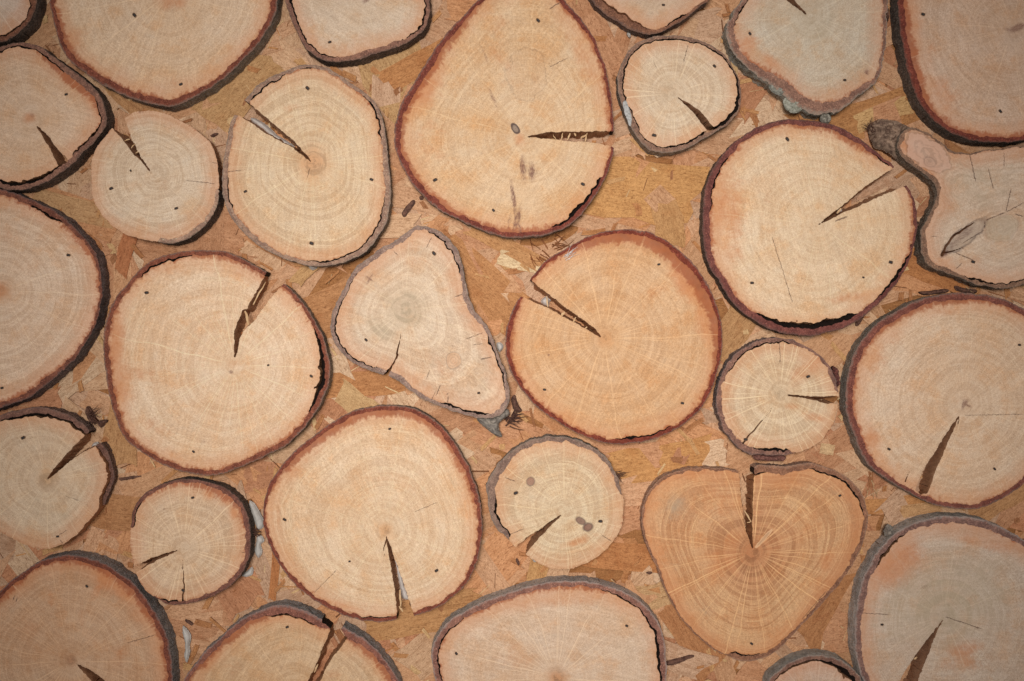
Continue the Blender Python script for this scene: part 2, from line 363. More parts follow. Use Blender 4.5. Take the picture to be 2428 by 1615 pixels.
# ------------------------------------------------------------------ the board of pressed wood strands
def board():
    rnd = random.Random(11); nr = np.random.RandomState(5)
    ZB = -T
    V = []; F = []; A = []; Cc = []
    uz = [0]
    def poly(pts, z, tilt, ang_, col, idn, th=2.4):
        """one strand: top polygon + side walls; grain runs along ang_"""
        uz[0] += 1; z += uz[0]*.00013; tilt = (tilt[0]+rnd.uniform(-.001, .001), tilt[1]+rnd.uniform(-.001, .001))
        b = len(V); n = len(pts); ca, sa = math.cos(ang_), math.sin(ang_)
        cx = sum(p[0] for p in pts)/n; cy = sum(p[1] for p in pts)/n
        for lvl in (0, 1):
            for (x, y) in pts:
                zz = z+(x-cx)*tilt[0]+(y-cy)*tilt[1]-lvl*th
                V.append(W(x, y, zz)); A.append(((x-cx)*ca+(y-cy)*sa, -(x-cx)*sa+(y-cy)*ca, idn)); Cc.append(col)
        F.append([b+i for i in range(n)][::-1])
        for i in range(n):
            j = (i+1) % n
            F.append([b+j, b+n+j, b+n+i, b+i][::-1])
    def strand(cx, cy, L, Wd, a, col, z, tilt, idn, jag=1.0):
        pts = []; ca, sa = math.cos(a), math.sin(a)
        k1 = rnd.randint(3, 6); k2 = rnd.randint(3, 6)
        top = [(-L/2+L*i/5, Wd/2*(1+rnd.uniform(-.13, .10))) for i in range(6)]
        end = [(L/2+rnd.uniform(-.10, .05)*L*jag*.6, Wd/2-Wd*(i+.5)/k1) for i in range(k1)]
        bot = [(L/2-L*i/5, -Wd/2*(1+rnd.uniform(-.13, .10))) for i in range(6)]
        st = [(-L/2+rnd.uniform(-.05, .10)*L*jag*.6, -Wd/2+Wd*(i+.5)/k2) for i in range(k2)]
        sk = rnd.uniform(-.5, .5); bd = rnd.uniform(-.10, .10)
        for (u, v) in (top+end+bot+st)[::-1]:
            u, v = u+v*sk, v+bd*Wd*((2*u/L)**2-.5)*2
            pts.append((cx+u*ca-v*sa, cy+u*sa+v*ca))
        poly(pts, z, tilt, a, col, idn)
    # core sheet
    poly([(-700, -700), (-700, 2320), (3130, 2320), (3130, -700)], ZB-9, (0, 0), 0, lin((176, 122, 74)), 0.0, 40)
    pal = [((214, 166, 122), 6), ((210, 160, 114), 6), ((218, 176, 132), 4), ((204, 150, 106), 4), ((198, 140, 98), 2), ((224, 188, 146), 1.4), ((212, 154, 104), 3), ((206, 166, 128), 3)]
    cols = [c for c, w in pal]; ws = [w for c, w in pal]
    for i in range(2100):
        L = rnd.uniform(130, 420); Wd = rnd.uniform(26, 105)
        a = math.radians(rnd.gauss(-8, 42) if rnd.random() < .8 else rnd.uniform(0, 180))
        c = lin(rnd.choices(cols, ws)[0]); c = (c[0]*1.08, c[1]*1.10, c[2]*1.19); k = rnd.uniform(.90, 1.06); c = tuple(v*k for v in c)
        strand(rnd.uniform(-600, 3030), rnd.uniform(-600, 2220), L, Wd, a, c, ZB-7+rnd.uniform(0, 4.6), (rnd.gauss(0, .016), rnd.gauss(0, .016)), i*.37+1)
    # strands that stand out in the gaps
    for (x, y, L, Wd, a, c, dz) in (
        (1500, 440, 330, 150, 8, (214, 158, 92), 1), (1255, 622, 150, 36, 12, (255, 240, 196), 2.6), (1150, 690, 330, 120, 38, (196, 136, 84), 1),
        (285, 585, 130, 38, 108, (184, 108, 68), 2.4), (840, 958, 110, 58, 35, (214, 182, 130), 2.4), (960, 200, 240, 150, 60, (204, 168, 116), 1),
        (1000, 135, 260, 60, 152, (198, 132, 76), 1.8), (1900, 130, 200, 60, 30, (190, 124, 72), 1), (2110, 260, 140, 46, 160, (224, 186, 124), 2),
        (2050, 270, 330, 90, 165, (192, 132, 76), 1), (2330, 400, 200, 90, 20, (176, 118, 72), 1), (1560, 1100, 260, 80, 170, (218, 158, 92), 1.2),
        (1490, 1330, 240, 66, 5, (194, 124, 70), 2), (1560, 1420, 120, 60, 165, (212, 178, 130), 2.5), (1280, 1360, 160, 52, 105, (210, 164, 104), 2.5),
        (640, 1370, 130, 20, 95, (188, 112, 60), 3), (290, 1220, 260, 90, 4, (186, 130, 84), 1), (280, 1000, 240, 80, 100, (200, 152, 102), 1),
        (620, 1480, 60, 34, 80, (218, 180, 128), 2.4), (1000, 1470, 300, 90, 170, (198, 146, 92), 1.4), (2150, 1200, 180, 36, 172, (206, 142, 82), 2.2),
        (2200, 1215, 110, 30, 170, (214, 170, 120), 3), (1975, 1070, 34, 26, 10, (232, 206, 160), 3), (2380, 1190, 160, 80, 150, (190, 140, 92), 1),
        (2240, 640, 180, 70, 20, (190, 118, 64), 2), (740, 740, 220, 110, 160, (192, 134, 86), 1), (720, 640, 90, 30, 140, (206, 166, 112), 3),
        (1970, 1400, 260, 120, 120, (178, 118, 72), 1), (1640, 1500, 260, 100, 60, (186, 124, 78), 1), (160, 490, 260, 60, 12, (206, 166, 118), 1.6),
        (560, 200, 220, 110, 140, (204, 164, 112), 1), (310, 240, 160, 50, 40, (196, 146, 98), 1.2), (860, 910, 200, 60, 175, (194, 130, 78), 1),
        (1200, 580, 200, 40, 28, (204, 150, 96), 2.6), (1590, 520, 120, 70, 80, (200, 152, 96), 1.4), (1740, 790, 140, 80, 130, (194, 148, 98), 1.3)):
        c = tuple(v*.6+w*.4 for v, w in zip(c, (208, 158, 110)))
        strand(x, y, L, Wd, math.radians(a), lin(c), ZB-1.5+dz*.6, (0, 0), rnd.uniform(800, 2000))
    # thin slivers and cracks between the strands
    for i in range(1200):
        L = rnd.uniform(8, 46); Wd = rnd.uniform(1.0, 3.4); a = math.radians(rnd.uniform(0, 180))
        c = lin(rnd.choice([(128, 82, 50), (148, 94, 56), (160, 104, 64), (226, 190, 140), (230, 200, 150), (206, 148, 90)]))
        strand(rnd.uniform(-300, 2730), rnd.uniform(-300, 1915), L, Wd, a, c, ZB-2.6+rnd.uniform(0, 1.8), (rnd.gauss(0, .02), rnd.gauss(0, .02)), i*.7)
    # crumpled little shavings
    for i in range(900):
        L = rnd.uniform(14, 60); Wd = rnd.uniform(4, 15); a = math.radians(rnd.uniform(0, 180))
        c = lin(rnd.choice([(188, 130, 84), (198, 140, 90), (214, 166, 112), (222, 184, 132), (174, 120, 80), (206, 150, 98)]))
        strand(rnd.uniform(-200, 2630), rnd.uniform(-200, 1815), L, Wd, a, c, ZB-1.5+rnd.uniform(0, 2.2), (rnd.gauss(0, .09), rnd.gauss(0, .09)), i*.53+900)
    t = NT('pressed_strands'); wp = t.n('ShaderNodeTexCoord').outputs['Object']
    w1 = t.noise(wp, .016/S, 4.0, .65); w2 = t.noise(wp, .11/S, 3.0, .7)
    g = t.attr('grain').outputs['Vector']; col = t.attr('strand_colour').outputs['Color']
    sp = t.n('ShaderNodeSeparateXYZ'); t.put(sp.inputs[0], g); u, v, w = sp.outputs
    v2 = t.m_('ADD', v, t.m_('MULTIPLY', t.noise(t.vec(t.m_('MULTIPLY', u, .012), t.m_('MULTIPLY', v, .02), w), 1.0, 2.0), 14.0))
    n1 = t.noise(t.vec(t.m_('MULTIPLY', u, .010), t.m_('MULTIPLY', v2, .14), w), 1.0, 3.0, .6)
    n2 = t.noise(t.vec(t.m_('MULTIPLY', u, .075), t.m_('MULTIPLY', v2, .48), w), 1.0, 2.0, .6)
    n3 = t.noise(t.vec(t.m_('MULTIPLY', u, .022), t.m_('MULTIPLY', v, .022), w), 1.0, 3.0, .6)
    n4 = t.noise(t.vec(t.m_('MULTIPLY', u, .22), t.m_('MULTIPLY', v, .30), w), 1.0, 2.0, .6)
    c = t.mix(t.m_('MULTIPLY', t.mr(n1, .40, .70), .42), col, t.mix(1.0, col, (.60, .50, .42), 'MULTIPLY'))
    c = t.mix(t.m_('MULTIPLY', t.mr(n2, .54, .72), .68), c, t.mix(1.0, col, (.40, .30, .24), 'MULTIPLY'))
    c = t.mix(t.m_('MULTIPLY', t.mr(n3, .52, .72), .40), c, t.mix(1.0, col, (.74, .58, .46), 'MULTIPLY'))
    c = t.mix(t.m_('MULTIPLY', t.mr(n3, .45, .28), .30), c, t.mix(1.0, col, (1.15, 1.14, 1.12), 'MULTIPLY'))
    c = t.mix(t.m_('MULTIPLY', t.mr(n4, .58, .74), .58), c, t.mix(1.0, col, (.50, .38, .30), 'MULTIPLY'))
    n5 = t.noise(t.vec(t.m_('MULTIPLY', u, .10), t.m_('MULTIPLY', v, .26), w), 1.0, 3.0, .7)
    c = t.mix(t.m_('MULTIPLY', t.mr(n5, .55, .70), .66), c, t.mix(1.0, col, (.46, .33, .25), 'MULTIPLY'))
    c = t.mix(1.0, c, t.mix(w2, (.72, .68, .64), (1.24, 1.26, 1.28)), 'MULTIPLY')
    c = t.mix(t.m_('MULTIPLY', t.mr(w1, .52, .68), .34), c, t.mix(1.0, c, (.82, .72, .62), 'MULTIPLY'))
    w3 = t.noise(wp, .34/S, 3.0, .8)
    c = t.mix(1.0, c, t.mix(t.mr(w3, .3, .7, 0.0, 1.0, 'LINEAR'), (.74, .69, .64), (1.18, 1.20, 1.22)), 'MULTIPLY')
    mat = t.out(c, .72, .2, t.m_('ADD', w3, t.m_('ADD', n1, t.m_('ADD', n2, n4))), .55, .0006)
    me = make_mesh('board', V, np.zeros((0, 4)), F, {'grain': ('FLOAT_VECTOR', A)}, [mat], smooth=False)
    at = me.attributes.new('strand_colour', 'FLOAT_COLOR', 'POINT')
    at.data.foreach_set('color', np.concatenate([np.array(Cc, np.float32), np.ones((len(Cc), 1), np.float32)], 1).ravel())
    o = link('board', me); tag(o, kind='structure')
board()

# ------------------------------------------------------------------ slices
H = 2.2
RED = lin((122, 68, 52)); PUR = lin((116, 68, 60)); TAN = lin((158, 122, 102)); PINK = lin((136, 98, 80)); BRN = lin((124, 82, 62))
GREY = lin((110, 100, 88)); DGREY = lin((76, 66, 58)); LGREY = lin((142, 134, 124)); BROWN = lin((104, 76, 60)); MOSS = lin((128, 122, 108))
GROUP = 'wood slices nailed to the board'

def nail_mesh(rnd, big):
    """flattened head of a brad set in a small stained hole"""
    V = []; F = []; fm = []
    n = 10; a0 = rnd.uniform(-.9, .5)
    k0 = rnd.uniform(.62, .95); rx, ry = (4.4*k0, 2.9*k0) if big else (2.2, 1.6)
    ca, sa = math.cos(a0), math.sin(a0)
    def ring(k, z, j=0):
        for i in range(n):
            t = 2*math.pi*i/n; x = rx*k*math.copysign(abs(math.cos(t))**.6, math.cos(t))*(1+rnd.uniform(-j, j)); y = ry*k*math.copysign(abs(math.sin(t))**.6, math.sin(t))*(1+rnd.uniform(-j, j))
            V.append(((x*ca-y*sa)*S, (x*sa+y*ca)*S, z*S))
    ring(1.45, .25, .12); F.append(list(range(n))); fm.append(1)
    ring(1.0, -.3); ring(1.0, 1.0); ring(.72, 1.5)
    for l in (1, 2):
        for i in range(n):
            j = (i+1) % n; F.append([l*n+i, l*n+j, (l+1)*n+j, (l+1)*n+i]); fm.append(0)
    F.append([3*n+i for i in range(n)]); fm.append(0)
    return make_mesh('nail', V, np.zeros((0, 4)), F, {}, [M_nail, M_hole], smooth=False, fmat=fm)

def blob_field(x, y, blobs):
    f = np.zeros(x.shape)
    for (bx, by, rx, ry, a, s) in blobs:
        ca, sa = math.cos(math.radians(a)), math.sin(math.radians(a))
        u = ((x-bx)*ca+(y-by)*sa)/rx; v = (-(x-bx)*sa+(y-by)*ca)/ry
        f = np.maximum(f, s*np.clip(1.25-np.hypot(u, v)*.75, 0, 1))
    return f

def slice_(seed, label, outline, pith, bw, gap=0.0, cracks=(), thin=(), nails=(), rim=RED, side=GREY, pale=(228, 194, 150), warm=(222, 178, 130),
           red=0.0, org=(), gry=(), drk=(), hair=(), knots=(), ring=.5, ray=.5, pores=.5, heart=None, dz=0.0, bz=0.0, out=2.0, rough=3.0, splinters=(), barkcut=True, edge=1.35):
    rnd = random.Random(seed*7+1)
    px, py = pith
    P = smooth_closed(outline)
    x0, y0 = P.min(0)-8; x1, y1 = P.max(0)+8
    X, Y = np.meshgrid(np.arange(x0, x1, H), np.arange(y0, y1, H))
    d = sdf(X, Y, P)
    deg = np.degrees(np.arctan2(Y-py, X-px))
    d = d+(fbm(X*.05, Y*.05, seed, 3)-.5)*4.0*edge+(vnoise(X*.22, Y*.22, seed+3)-.5)*1.6*edge
    B = ang(bw, deg)*.86; G = ang(gap, deg)
    B = np.where(B > .5, np.maximum(B+(fbm(X*.07, Y*.07, seed+5, 3)-.5)*9.0, 3.0), B)
    G = np.where(G > .2, np.maximum(G*1.2+.5+(fbm(X*.10, Y*.10, seed+9, 3)-.5)*(1.6+G*.7), 0.0), 0.0)
    G = np.where(G > 1.3, G, 0.0)
    fw = d-B-G
    fb = np.where(B > .5, np.minimum(d, B-d), -5.0)
    rimd = d-B
    crk = np.full(X.shape, -99.0)
    for cr in cracks:
        cut = sdf(X, Y, np.array(cr['p'], float))+(fbm(X*.11, Y*.11, seed+21, 3)-.5)*4.2+(vnoise(X*.34, Y*.34, seed+23)-.5)*1.8+1.3
        fw = np.minimum(fw, -cut); crk = np.maximum(crk, cut)
        if cr.get('bark', True): fb = np.minimum(fb, -cut-cr.get('bk', 0))
    for th in thin:
        cut = -polyline_dist(X+(vnoise(X*.09, Y*.09, seed+31)-.5)*4, Y+(vnoise(X*.09, Y*.09, seed+33)-.5)*4, th[0], th[1], th[2])
        fw = np.minimum(fw, -cut)
    root = bpy.data.objects.new('wood_slice', None); COL.objects.link(root)
    root.location = W(px, py, -T); root.empty_display_size = .01
    tag(root, label, 'wood slice', GROUP)
    tx, ty = rnd.gauss(0, .004), rnd.gauss(0, .004)
    def zt(v): return dz+(v[:, 0]-px)*tx+(v[:, 1]-py)*ty
    def loc(v, z): return np.stack([(v[:, 0]-px)*S, (py-v[:, 1])*S, (z+T)*S], 1)
    def samp(Fd, v):
        gx = np.clip((v[:, 0]-x0)/H, 0, X.shape[1]-1.001); gy = np.clip((v[:, 1]-y0)/H, 0, X.shape[0]-1.001)
        ix = gx.astype(int); iy = gy.astype(int); fx = gx-ix; fy = gy-iy
        return (Fd[iy, ix]*(1-fx)+Fd[iy, ix+1]*fx)*(1-fy)+(Fd[iy+1, ix]*(1-fx)+Fd[iy+1, ix+1]*fx)*fy
    def walls(V2, bed, n0):
        nb = np.zeros((len(V2), 2))
        e = np.array(bed); dv = V2[e[:, 1]]-V2[e[:, 0]]
        nn = np.stack([-dv[:, 1], dv[:, 0]], 1); nn /= np.maximum(np.hypot(*nn.T), 1e-6)[:, None]
        np.add.at(nb, e[:, 0], nn); np.add.at(nb, e[:, 1], nn)
        ids = np.unique(e); nb = nb[ids]; nb /= np.maximum(np.hypot(*nb.T), 1e-6)[:, None]
        mp = np.full(len(V2), -1); mp[ids] = np.arange(len(ids))
        return ids, nb, mp[e]
    # ---- wood
    V2, Q, Pl, bed = march(fw, x0, y0, H)
    f = samp(fw, V2)
    z = zt(V2)+(fbm(V2[:, 0]*.02, V2[:, 1]*.02, seed+41, 2)-.5)*1.2-1.0*np.exp(-np.maximum(f, 0)/2.2)
    ids, nb, e = walls(V2, bed, 0)
    # outward = away from material
    tst = samp(fw, V2[ids]+nb*1.5) > samp(fw, V2[ids]-nb*1.5); nb[tst] *= -1
    allV2 = [V2]; allZ = [z]; wall = [np.zeros(len(V2))]; quads = [Q]; base = len(V2); nI = len(ids)
    lv = [0, .12, .3, .6, 1.0]
    for k, l in enumerate(lv):
        pz = z[ids]*(1-l)-T*l
        deep = np.clip((samp(rimd, V2[ids])-5)/10, 0, 1)
        off = ((vnoise(V2[ids, 0]*.12, V2[ids, 1]*.12+l*9, seed+51)-.5)*3.0-l*1.5)*(l > 0)+deep*(l > 0)*(l*8.5+(fbm(V2[ids, 0]*.16, V2[ids, 1]*.16+l*13, seed+57, 3)-.5)*7.0*min(1, l*2))
        allV2.append(V2[ids]+nb*off[:, None]); allZ.append(pz); wall.append(np.full(nI, 1.0))
        if k:
            a = base+(k-1)*nI; b = base+k*nI
            quads.append(np.stack([a+e[:, 0], b+e[:, 0], b+e[:, 1], a+e[:, 1]], 1)[:, ::-1])
    VV = np.concatenate(allV2); ZZ = np.concatenate(allZ)
    dx, dy = VV[:, 0]-px, VV[:, 1]-py; rr = np.hypot(dx, dy); dg = np.degrees(np.arctan2(dy, dx))
    tp = np.degrees(np.arctan2(P[:, 1]-py, P[:, 0]-px)); rp = np.hypot(P[:, 0]-px, P[:, 1]-py)
    bins = np.full(180, np.nan)
    for i in range(180):
        m = np.abs((tp-(i*2-179)+180) % 360-180) < 4
        if m.any(): bins[i] = rp[m].max()
    ok = ~np.isnan(bins); bins = np.interp(np.arange(180), np.nonzero(ok)[0], bins[ok], period=180)
    ker = np.hanning(13); ker /= ker.sum(); bins = np.convolve(np.concatenate([bins[-12:], bins, bins[:12]]), ker, 'same')[12:-12]
    R = np.interp(dg, np.arange(180)*2-179.0, bins, period=360); Rm = bins.mean()
    k = np.clip(rr/R, 0, 1); k = k*k*(3-2*k)
    qv = rr*(Rm/R)**(.25+.75*k)
    attrs = {'pp': ('FLOAT_VECTOR', np.stack([dx, dy, ZZ], 1)), 'ringpos': ('FLOAT', qv), 'rim_distance': ('FLOAT', samp(rimd, VV)),
             'rim_stain': ('FLOAT', ang(red, dg)), 'orange_stain': ('FLOAT', blob_field(VV[:, 0], VV[:, 1], org)),
             'grey_stain': ('FLOAT', blob_field(VV[:, 0], VV[:, 1], gry)), 'dark_stain': ('FLOAT', blob_field(VV[:, 0], VV[:, 1], drk)),
             'wall': ('FLOAT', np.concatenate(wall))}
    wm = wood_mat(seed, desat(pale), desat(warm), ring, ray, 0, [(a-px, b-py, c-px, d_-py, w) for a, b, c, d_, w in hair], pores, heart, [(k[0]-px, k[1]-py, *k[2:6], lin(k[6]), k[7]) for k in knots])
    me = make_mesh('wood_disc', loc(VV, ZZ), np.concatenate(quads), Pl, attrs, [wm])
    link('wood_disc', me, root)
    # ---- bark
    if (fb > 0).sum() > 20:
        V2, Q, Pl, bed = march(fb, x0, y0, H)
        f = samp(fb, V2); dd = samp(d, V2); dgv = np.degrees(np.arctan2(V2[:, 1]-py, V2[:, 0]-px))
        bwv = np.maximum(ang(bw, dgv), 4)
        z = zt(V2)-.6+(fbm(V2[:, 0]*.12, V2[:, 1]*.12, seed+61, 3)-.5)*3.0-2.6*np.exp(-np.maximum(dd, 0)/3.0)+ang(bz, dgv)
        ids, nb, e = walls(V2, bed, 0)
        tst = samp(fb, V2[ids]+nb*1.5) > samp(fb, V2[ids]-nb*1.5); nb[tst] *= -1
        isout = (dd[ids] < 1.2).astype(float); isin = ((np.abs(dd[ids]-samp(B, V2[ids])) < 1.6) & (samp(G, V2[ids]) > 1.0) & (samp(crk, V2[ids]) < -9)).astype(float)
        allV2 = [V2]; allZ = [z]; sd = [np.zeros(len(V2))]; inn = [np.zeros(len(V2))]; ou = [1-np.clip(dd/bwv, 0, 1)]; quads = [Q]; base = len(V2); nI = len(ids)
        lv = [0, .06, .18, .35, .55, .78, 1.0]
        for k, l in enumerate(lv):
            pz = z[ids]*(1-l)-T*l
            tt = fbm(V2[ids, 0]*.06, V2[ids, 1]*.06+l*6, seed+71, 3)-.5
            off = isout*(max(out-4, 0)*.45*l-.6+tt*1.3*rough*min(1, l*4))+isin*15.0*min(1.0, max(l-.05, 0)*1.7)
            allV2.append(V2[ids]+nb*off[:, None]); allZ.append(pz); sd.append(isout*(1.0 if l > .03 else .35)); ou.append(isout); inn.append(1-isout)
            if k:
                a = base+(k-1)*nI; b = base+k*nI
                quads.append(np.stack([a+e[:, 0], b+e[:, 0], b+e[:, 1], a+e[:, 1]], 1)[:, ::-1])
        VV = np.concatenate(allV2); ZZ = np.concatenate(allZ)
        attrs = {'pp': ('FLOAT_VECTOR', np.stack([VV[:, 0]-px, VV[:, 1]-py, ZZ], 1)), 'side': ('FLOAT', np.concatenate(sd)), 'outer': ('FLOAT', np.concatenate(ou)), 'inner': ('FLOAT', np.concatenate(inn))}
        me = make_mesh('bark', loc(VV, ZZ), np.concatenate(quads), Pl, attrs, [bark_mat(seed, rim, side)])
        link('bark', me, root)
    for nl in nails:
        nx, ny = nl[:2]
        zz = dz+(nx-px)*tx+(ny-py)*ty+.4
        link('nail', nail_mesh(rnd, len(nl) < 3), root, ((nx-px)*S, (py-ny)*S, (zz+T)*S))
    for (a, b, c, d_, w) in splinters:
        L = math.hypot(c-a, d_-b); ux, uy = (c-a)/L, (d_-b)/L; V = []; z0 = dz-rnd.uniform(3, 12)
        n = 4
        for i in range(n+1):
            s = i/n; ww = w*.5*(1-.5*abs(2*s-1))+rnd.uniform(-.3, .3); bend = rnd.uniform(-1, 1)
            cxp = a+(c-a)*s-uy*bend; cyp = b+(d_-b)*s+ux*bend
            for q in (-1, 1):
                for zq in (0, -2.5): V.append(((cxp-uy*ww*q-px)*S, (py-(cyp+ux*ww*q))*S, (z0+zq+rnd.uniform(-1, 1)+T)*S))
        F = []
        for i in range(n):
            o = i*4
            for (q, r) in ((0, 1), (1, 3), (3, 2), (2, 0)): F.append([o+q, o+r, o+4+r, o+4+q])
        F += [[0, 2, 3, 1], [n*4, n*4+1, n*4+3, n*4+2]]
        link('splinter', make_mesh('splinter', V, np.zeros((0, 4)), F, {}, [M_pale], smooth=False), root)
    return root


# ------------------------------------------------------------------ the slices, traced on the cut faces
slice_(1, 'slice cut off by the top left corner, dark bark under a thin black gap',
    [(85,-15),(82,15),(76,40),(60,62),(40,80),(25,89),(0,101),(-35,104),(-90,84),(-130,40),(-140,-20),(-115,-80),(-60,-115),(0,-118),(55,-85)], (-30,-15),
    13, 2.4, rim=BRN, side=DGREY, pale=(216,188,156), warm=(204,170,134), out=10, ring=.4)
slice_(2, 'slice at left edge near the top with short brown split and curved black gap below',
    [(0,111),(25,103),(54,99),(86,106),(118,127),(150,151),(186,177),(214,201),(236,226),(249,257),(252,285),(243,312),(221,337),(193,366),(171,387),(143,410),(107,432),(71,445),(36,450),(0,445),(-55,420),(-95,350),(-105,260),(-80,170),(-35,126)], (75,285),
    [(0,15),(30,15),(50,14),(58,12),(75,12),(100,12),(130,14),(200,12),(250,11),(300,15),(330,17)], [(340,0),(348,2.2),(20,3),(38,2.4),(42,0),(56,0),(58,2.6),(80,6),(105,7),(130,4),(200,2),(225,2.4),(285,2.2),(300,2),(305,0)],
    cracks=[dict(p=[(87,299),(97,314),(119,353),(136,386),(146,402),(163,384),(152,372),(133,350),(106,315)], bark=False)],
    nails=[(157,224)], rim=PINK, side=DGREY, pale=(222,184,142), warm=(214,170,124), out=9,
    red=[(260,0),(290,.6),(330,.7),(345,.4),(0,.2),(30,.1),(60,0),(200,0)], org=[(220,230,22,60,-25,.8),(70,280,18,16,0,.8),(150,180,60,22,40,.5)], gry=[(70,300,60,50,0,.35)], drk=[(76,272,8,8,0,.5)])
slice_(3, 'large tan slice cut off by the top edge left of centre, without any split',
    [(116,0),(124,40),(134,82),(146,118),(168,146),(200,171),(236,196),(279,218),(321,236),(364,247),(400,253),(428,246),(460,231),(500,207),(536,179),(579,139),(614,100),(639,61),(655,21),(658,-40),(630,-120),(570,-190),(490,-235),(390,-250),(280,-232),(190,-170),(135,-80)], (405,-18),
    [(0,14),(30,15),(60,13),(75,15),(90,20),(110,19),(140,18),(170,14),(200,14),(300,14)], 0, nails=[(319,36),(429,200)],
    rim=RED, side=GREY, pale=(222,186,142), warm=(216,174,126), red=[(0,.2),(60,.1),(95,.25),(130,.3),(150,.45),(180,.3),(270,.2)], out=8,
    org=[(410,5,50,22,0,.7),(165,95,30,45,70,.7),(290,165,40,20,20,.5),(400,190,90,30,0,.45)], gry=[(400,90,60,40,0,.25)], ring=.5, ray=.55)
slice_(4, 'pale slice cut off by the top edge, flat lower right side, thick bark rim',
    [(677,0),(686,36),(702,75),(719,107),(741,129),(764,142),(800,147),(850,139),(921,117),(971,97),(1004,71),(1016,39),(1019,0),(1008,-55),(960,-115),(860,-145),(750,-122),(692,-65)], (868,-12),
    [(0,10),(40,12),(60,13),(90,15),(110,13),(150,12),(170,14),(185,13),(270,12)], [(0,2.5),(25,2.6),(40,2),(55,0),(110,0),(120,2.0),(150,2.4),(165,3),(190,3.5),(220,2),(330,2)],
    nails=[(782,100)], rim=PINK, side=DGREY, pale=(216,188,150), warm=(206,172,130), ring=.35, ray=.35, out=9, drk=[(868,2,10,5,-30,1.0)])
slice_(5, 'big pinkish slice with a small grey knot and a ragged split to its right edge',
    [(1300,-36),(1338,-2),(1375,41),(1404,79),(1421,118),(1437,161),(1447,214),(1454,264),(1456,311),(1456,350),(1447,389),(1430,432),(1407,470),(1380,507),(1343,537),(1318,548),(1289,557),(1245,563),(1207,563),(1170,554),(1136,543),(1100,527),(1064,510),(1029,486),(1000,461),(975,432),(952,393),(939,357),(934,321),(938,286),(950,250),(971,211),(993,175),(1018,136),(1043,100),(1070,66),(1100,34),(1135,-2),(1180,-32),(1245,-46)], (1248,323),
    [(0,8),(30,10),(50,13),(80,14),(110,14),(135,14),(160,17),(185,18),(215,19),(235,17),(250,12),(290,12),(310,9),(330,10),(350,8)], [(28,0),(32,4),(50,5.5),(66,5),(76,0),(200,0),(300,0)],
    cracks=[dict(p=[(1250,324),(1275,319),(1300,315),(1350,313),(1400,313),(1462,312),(1462,349),(1415,338),(1360,334),(1300,328),(1275,326)])],
    nails=[(1032,427),(1382,437),(1276,48),(1170,499)], rim=lin((120,62,50)), side=GREY, pale=(224,186,136), warm=(216,166,108), out=3, rough=2,
    red=[(90,.5),(120,.35),(170,.4),(215,.55),(240,.5),(260,.15),(320,.35),(345,.4),(10,.2),(50,.1)],
    org=[(1010,210,70,40,-55,.9),(1380,140,30,110,-25,.6),(1010,330,60,90,0,.5),(1180,60,60,30,-40,.5),(1230,330,16,20,0,.7),(1330,60,60,30,45,.45),(1190,150,30,80,-25,.5)],
    gry=[(1250,190,60,50,0,.3),(1210,230,50,70,0,.2)], knots=[(1222,305,8,13,-38,.9,(150,128,110),.9),(1250,175,46,62,0,.22,(210,170,132),.15)], drk=[(1240,398,8,28,-5,1.0),(1262,408,10,24,0,.95),(1217,470,5,42,-8,1.1),(1226,520,6,28,18,1.05),(1232,545,4,16,-10,.9),(1207,525,4,20,10,.7),(1170,235,4,26,-22,.7),(1272,190,16,16,0,.45),(1150,130,3,30,-25,.45)],
    hair=[(1300,22,1332,3,2.0),(1300,160,1350,135,1.2)], splinters=[(1335,314,1330,332,3),(1352,315,1346,331,4),(1378,326,1390,318,5),(1392,315,1386,338,3),(1312,318,1318,329,2.5),(1362,315,1366,322,4)])
slice_(6, 'small pale slice in the upper right, ringed by a fine dark gap, lichen at left',
    [(1575,84),(1629,86),(1675,100),(1714,126),(1739,157),(1753,193),(1757,229),(1753,257),(1735,286),(1700,311),(1664,332),(1629,350),(1593,361),(1557,361),(1529,346),(1507,318),(1489,282),(1475,246),(1466,214),(1466,179),(1477,143),(1496,114),(1529,93)], (1596,222),
    [(0,5),(30,6),(60,11),(90,13),(120,15),(150,13),(180,11),(220,11),(270,10),(310,7),(340,4)], [(0,4),(15,7),(30,6),(45,4),(60,2.2),(100,2.6),(130,1.6),(160,1.6),(180,2.4),(220,2.6),(270,2.4),(300,2.2),(340,2.2)],
    cracks=[dict(p=[(1608,232),(1625,247),(1646,268),(1668,296),(1686,318),(1702,314),(1688,298),(1668,274),(1646,254),(1625,241)], bark=False)],
    nails=[(1694,157),(1551,321)], rim=lin((140,108,88)), side=GREY, pale=(222,194,152), warm=(212,178,134), ring=.75, ray=.75, gry=[(1596,215,50,50,0,.45)], out=5,
    hair=[(1632,105,1620,150,1.3),(1692,322,1668,314,1.5),(1548,140,1558,165,1.0)])
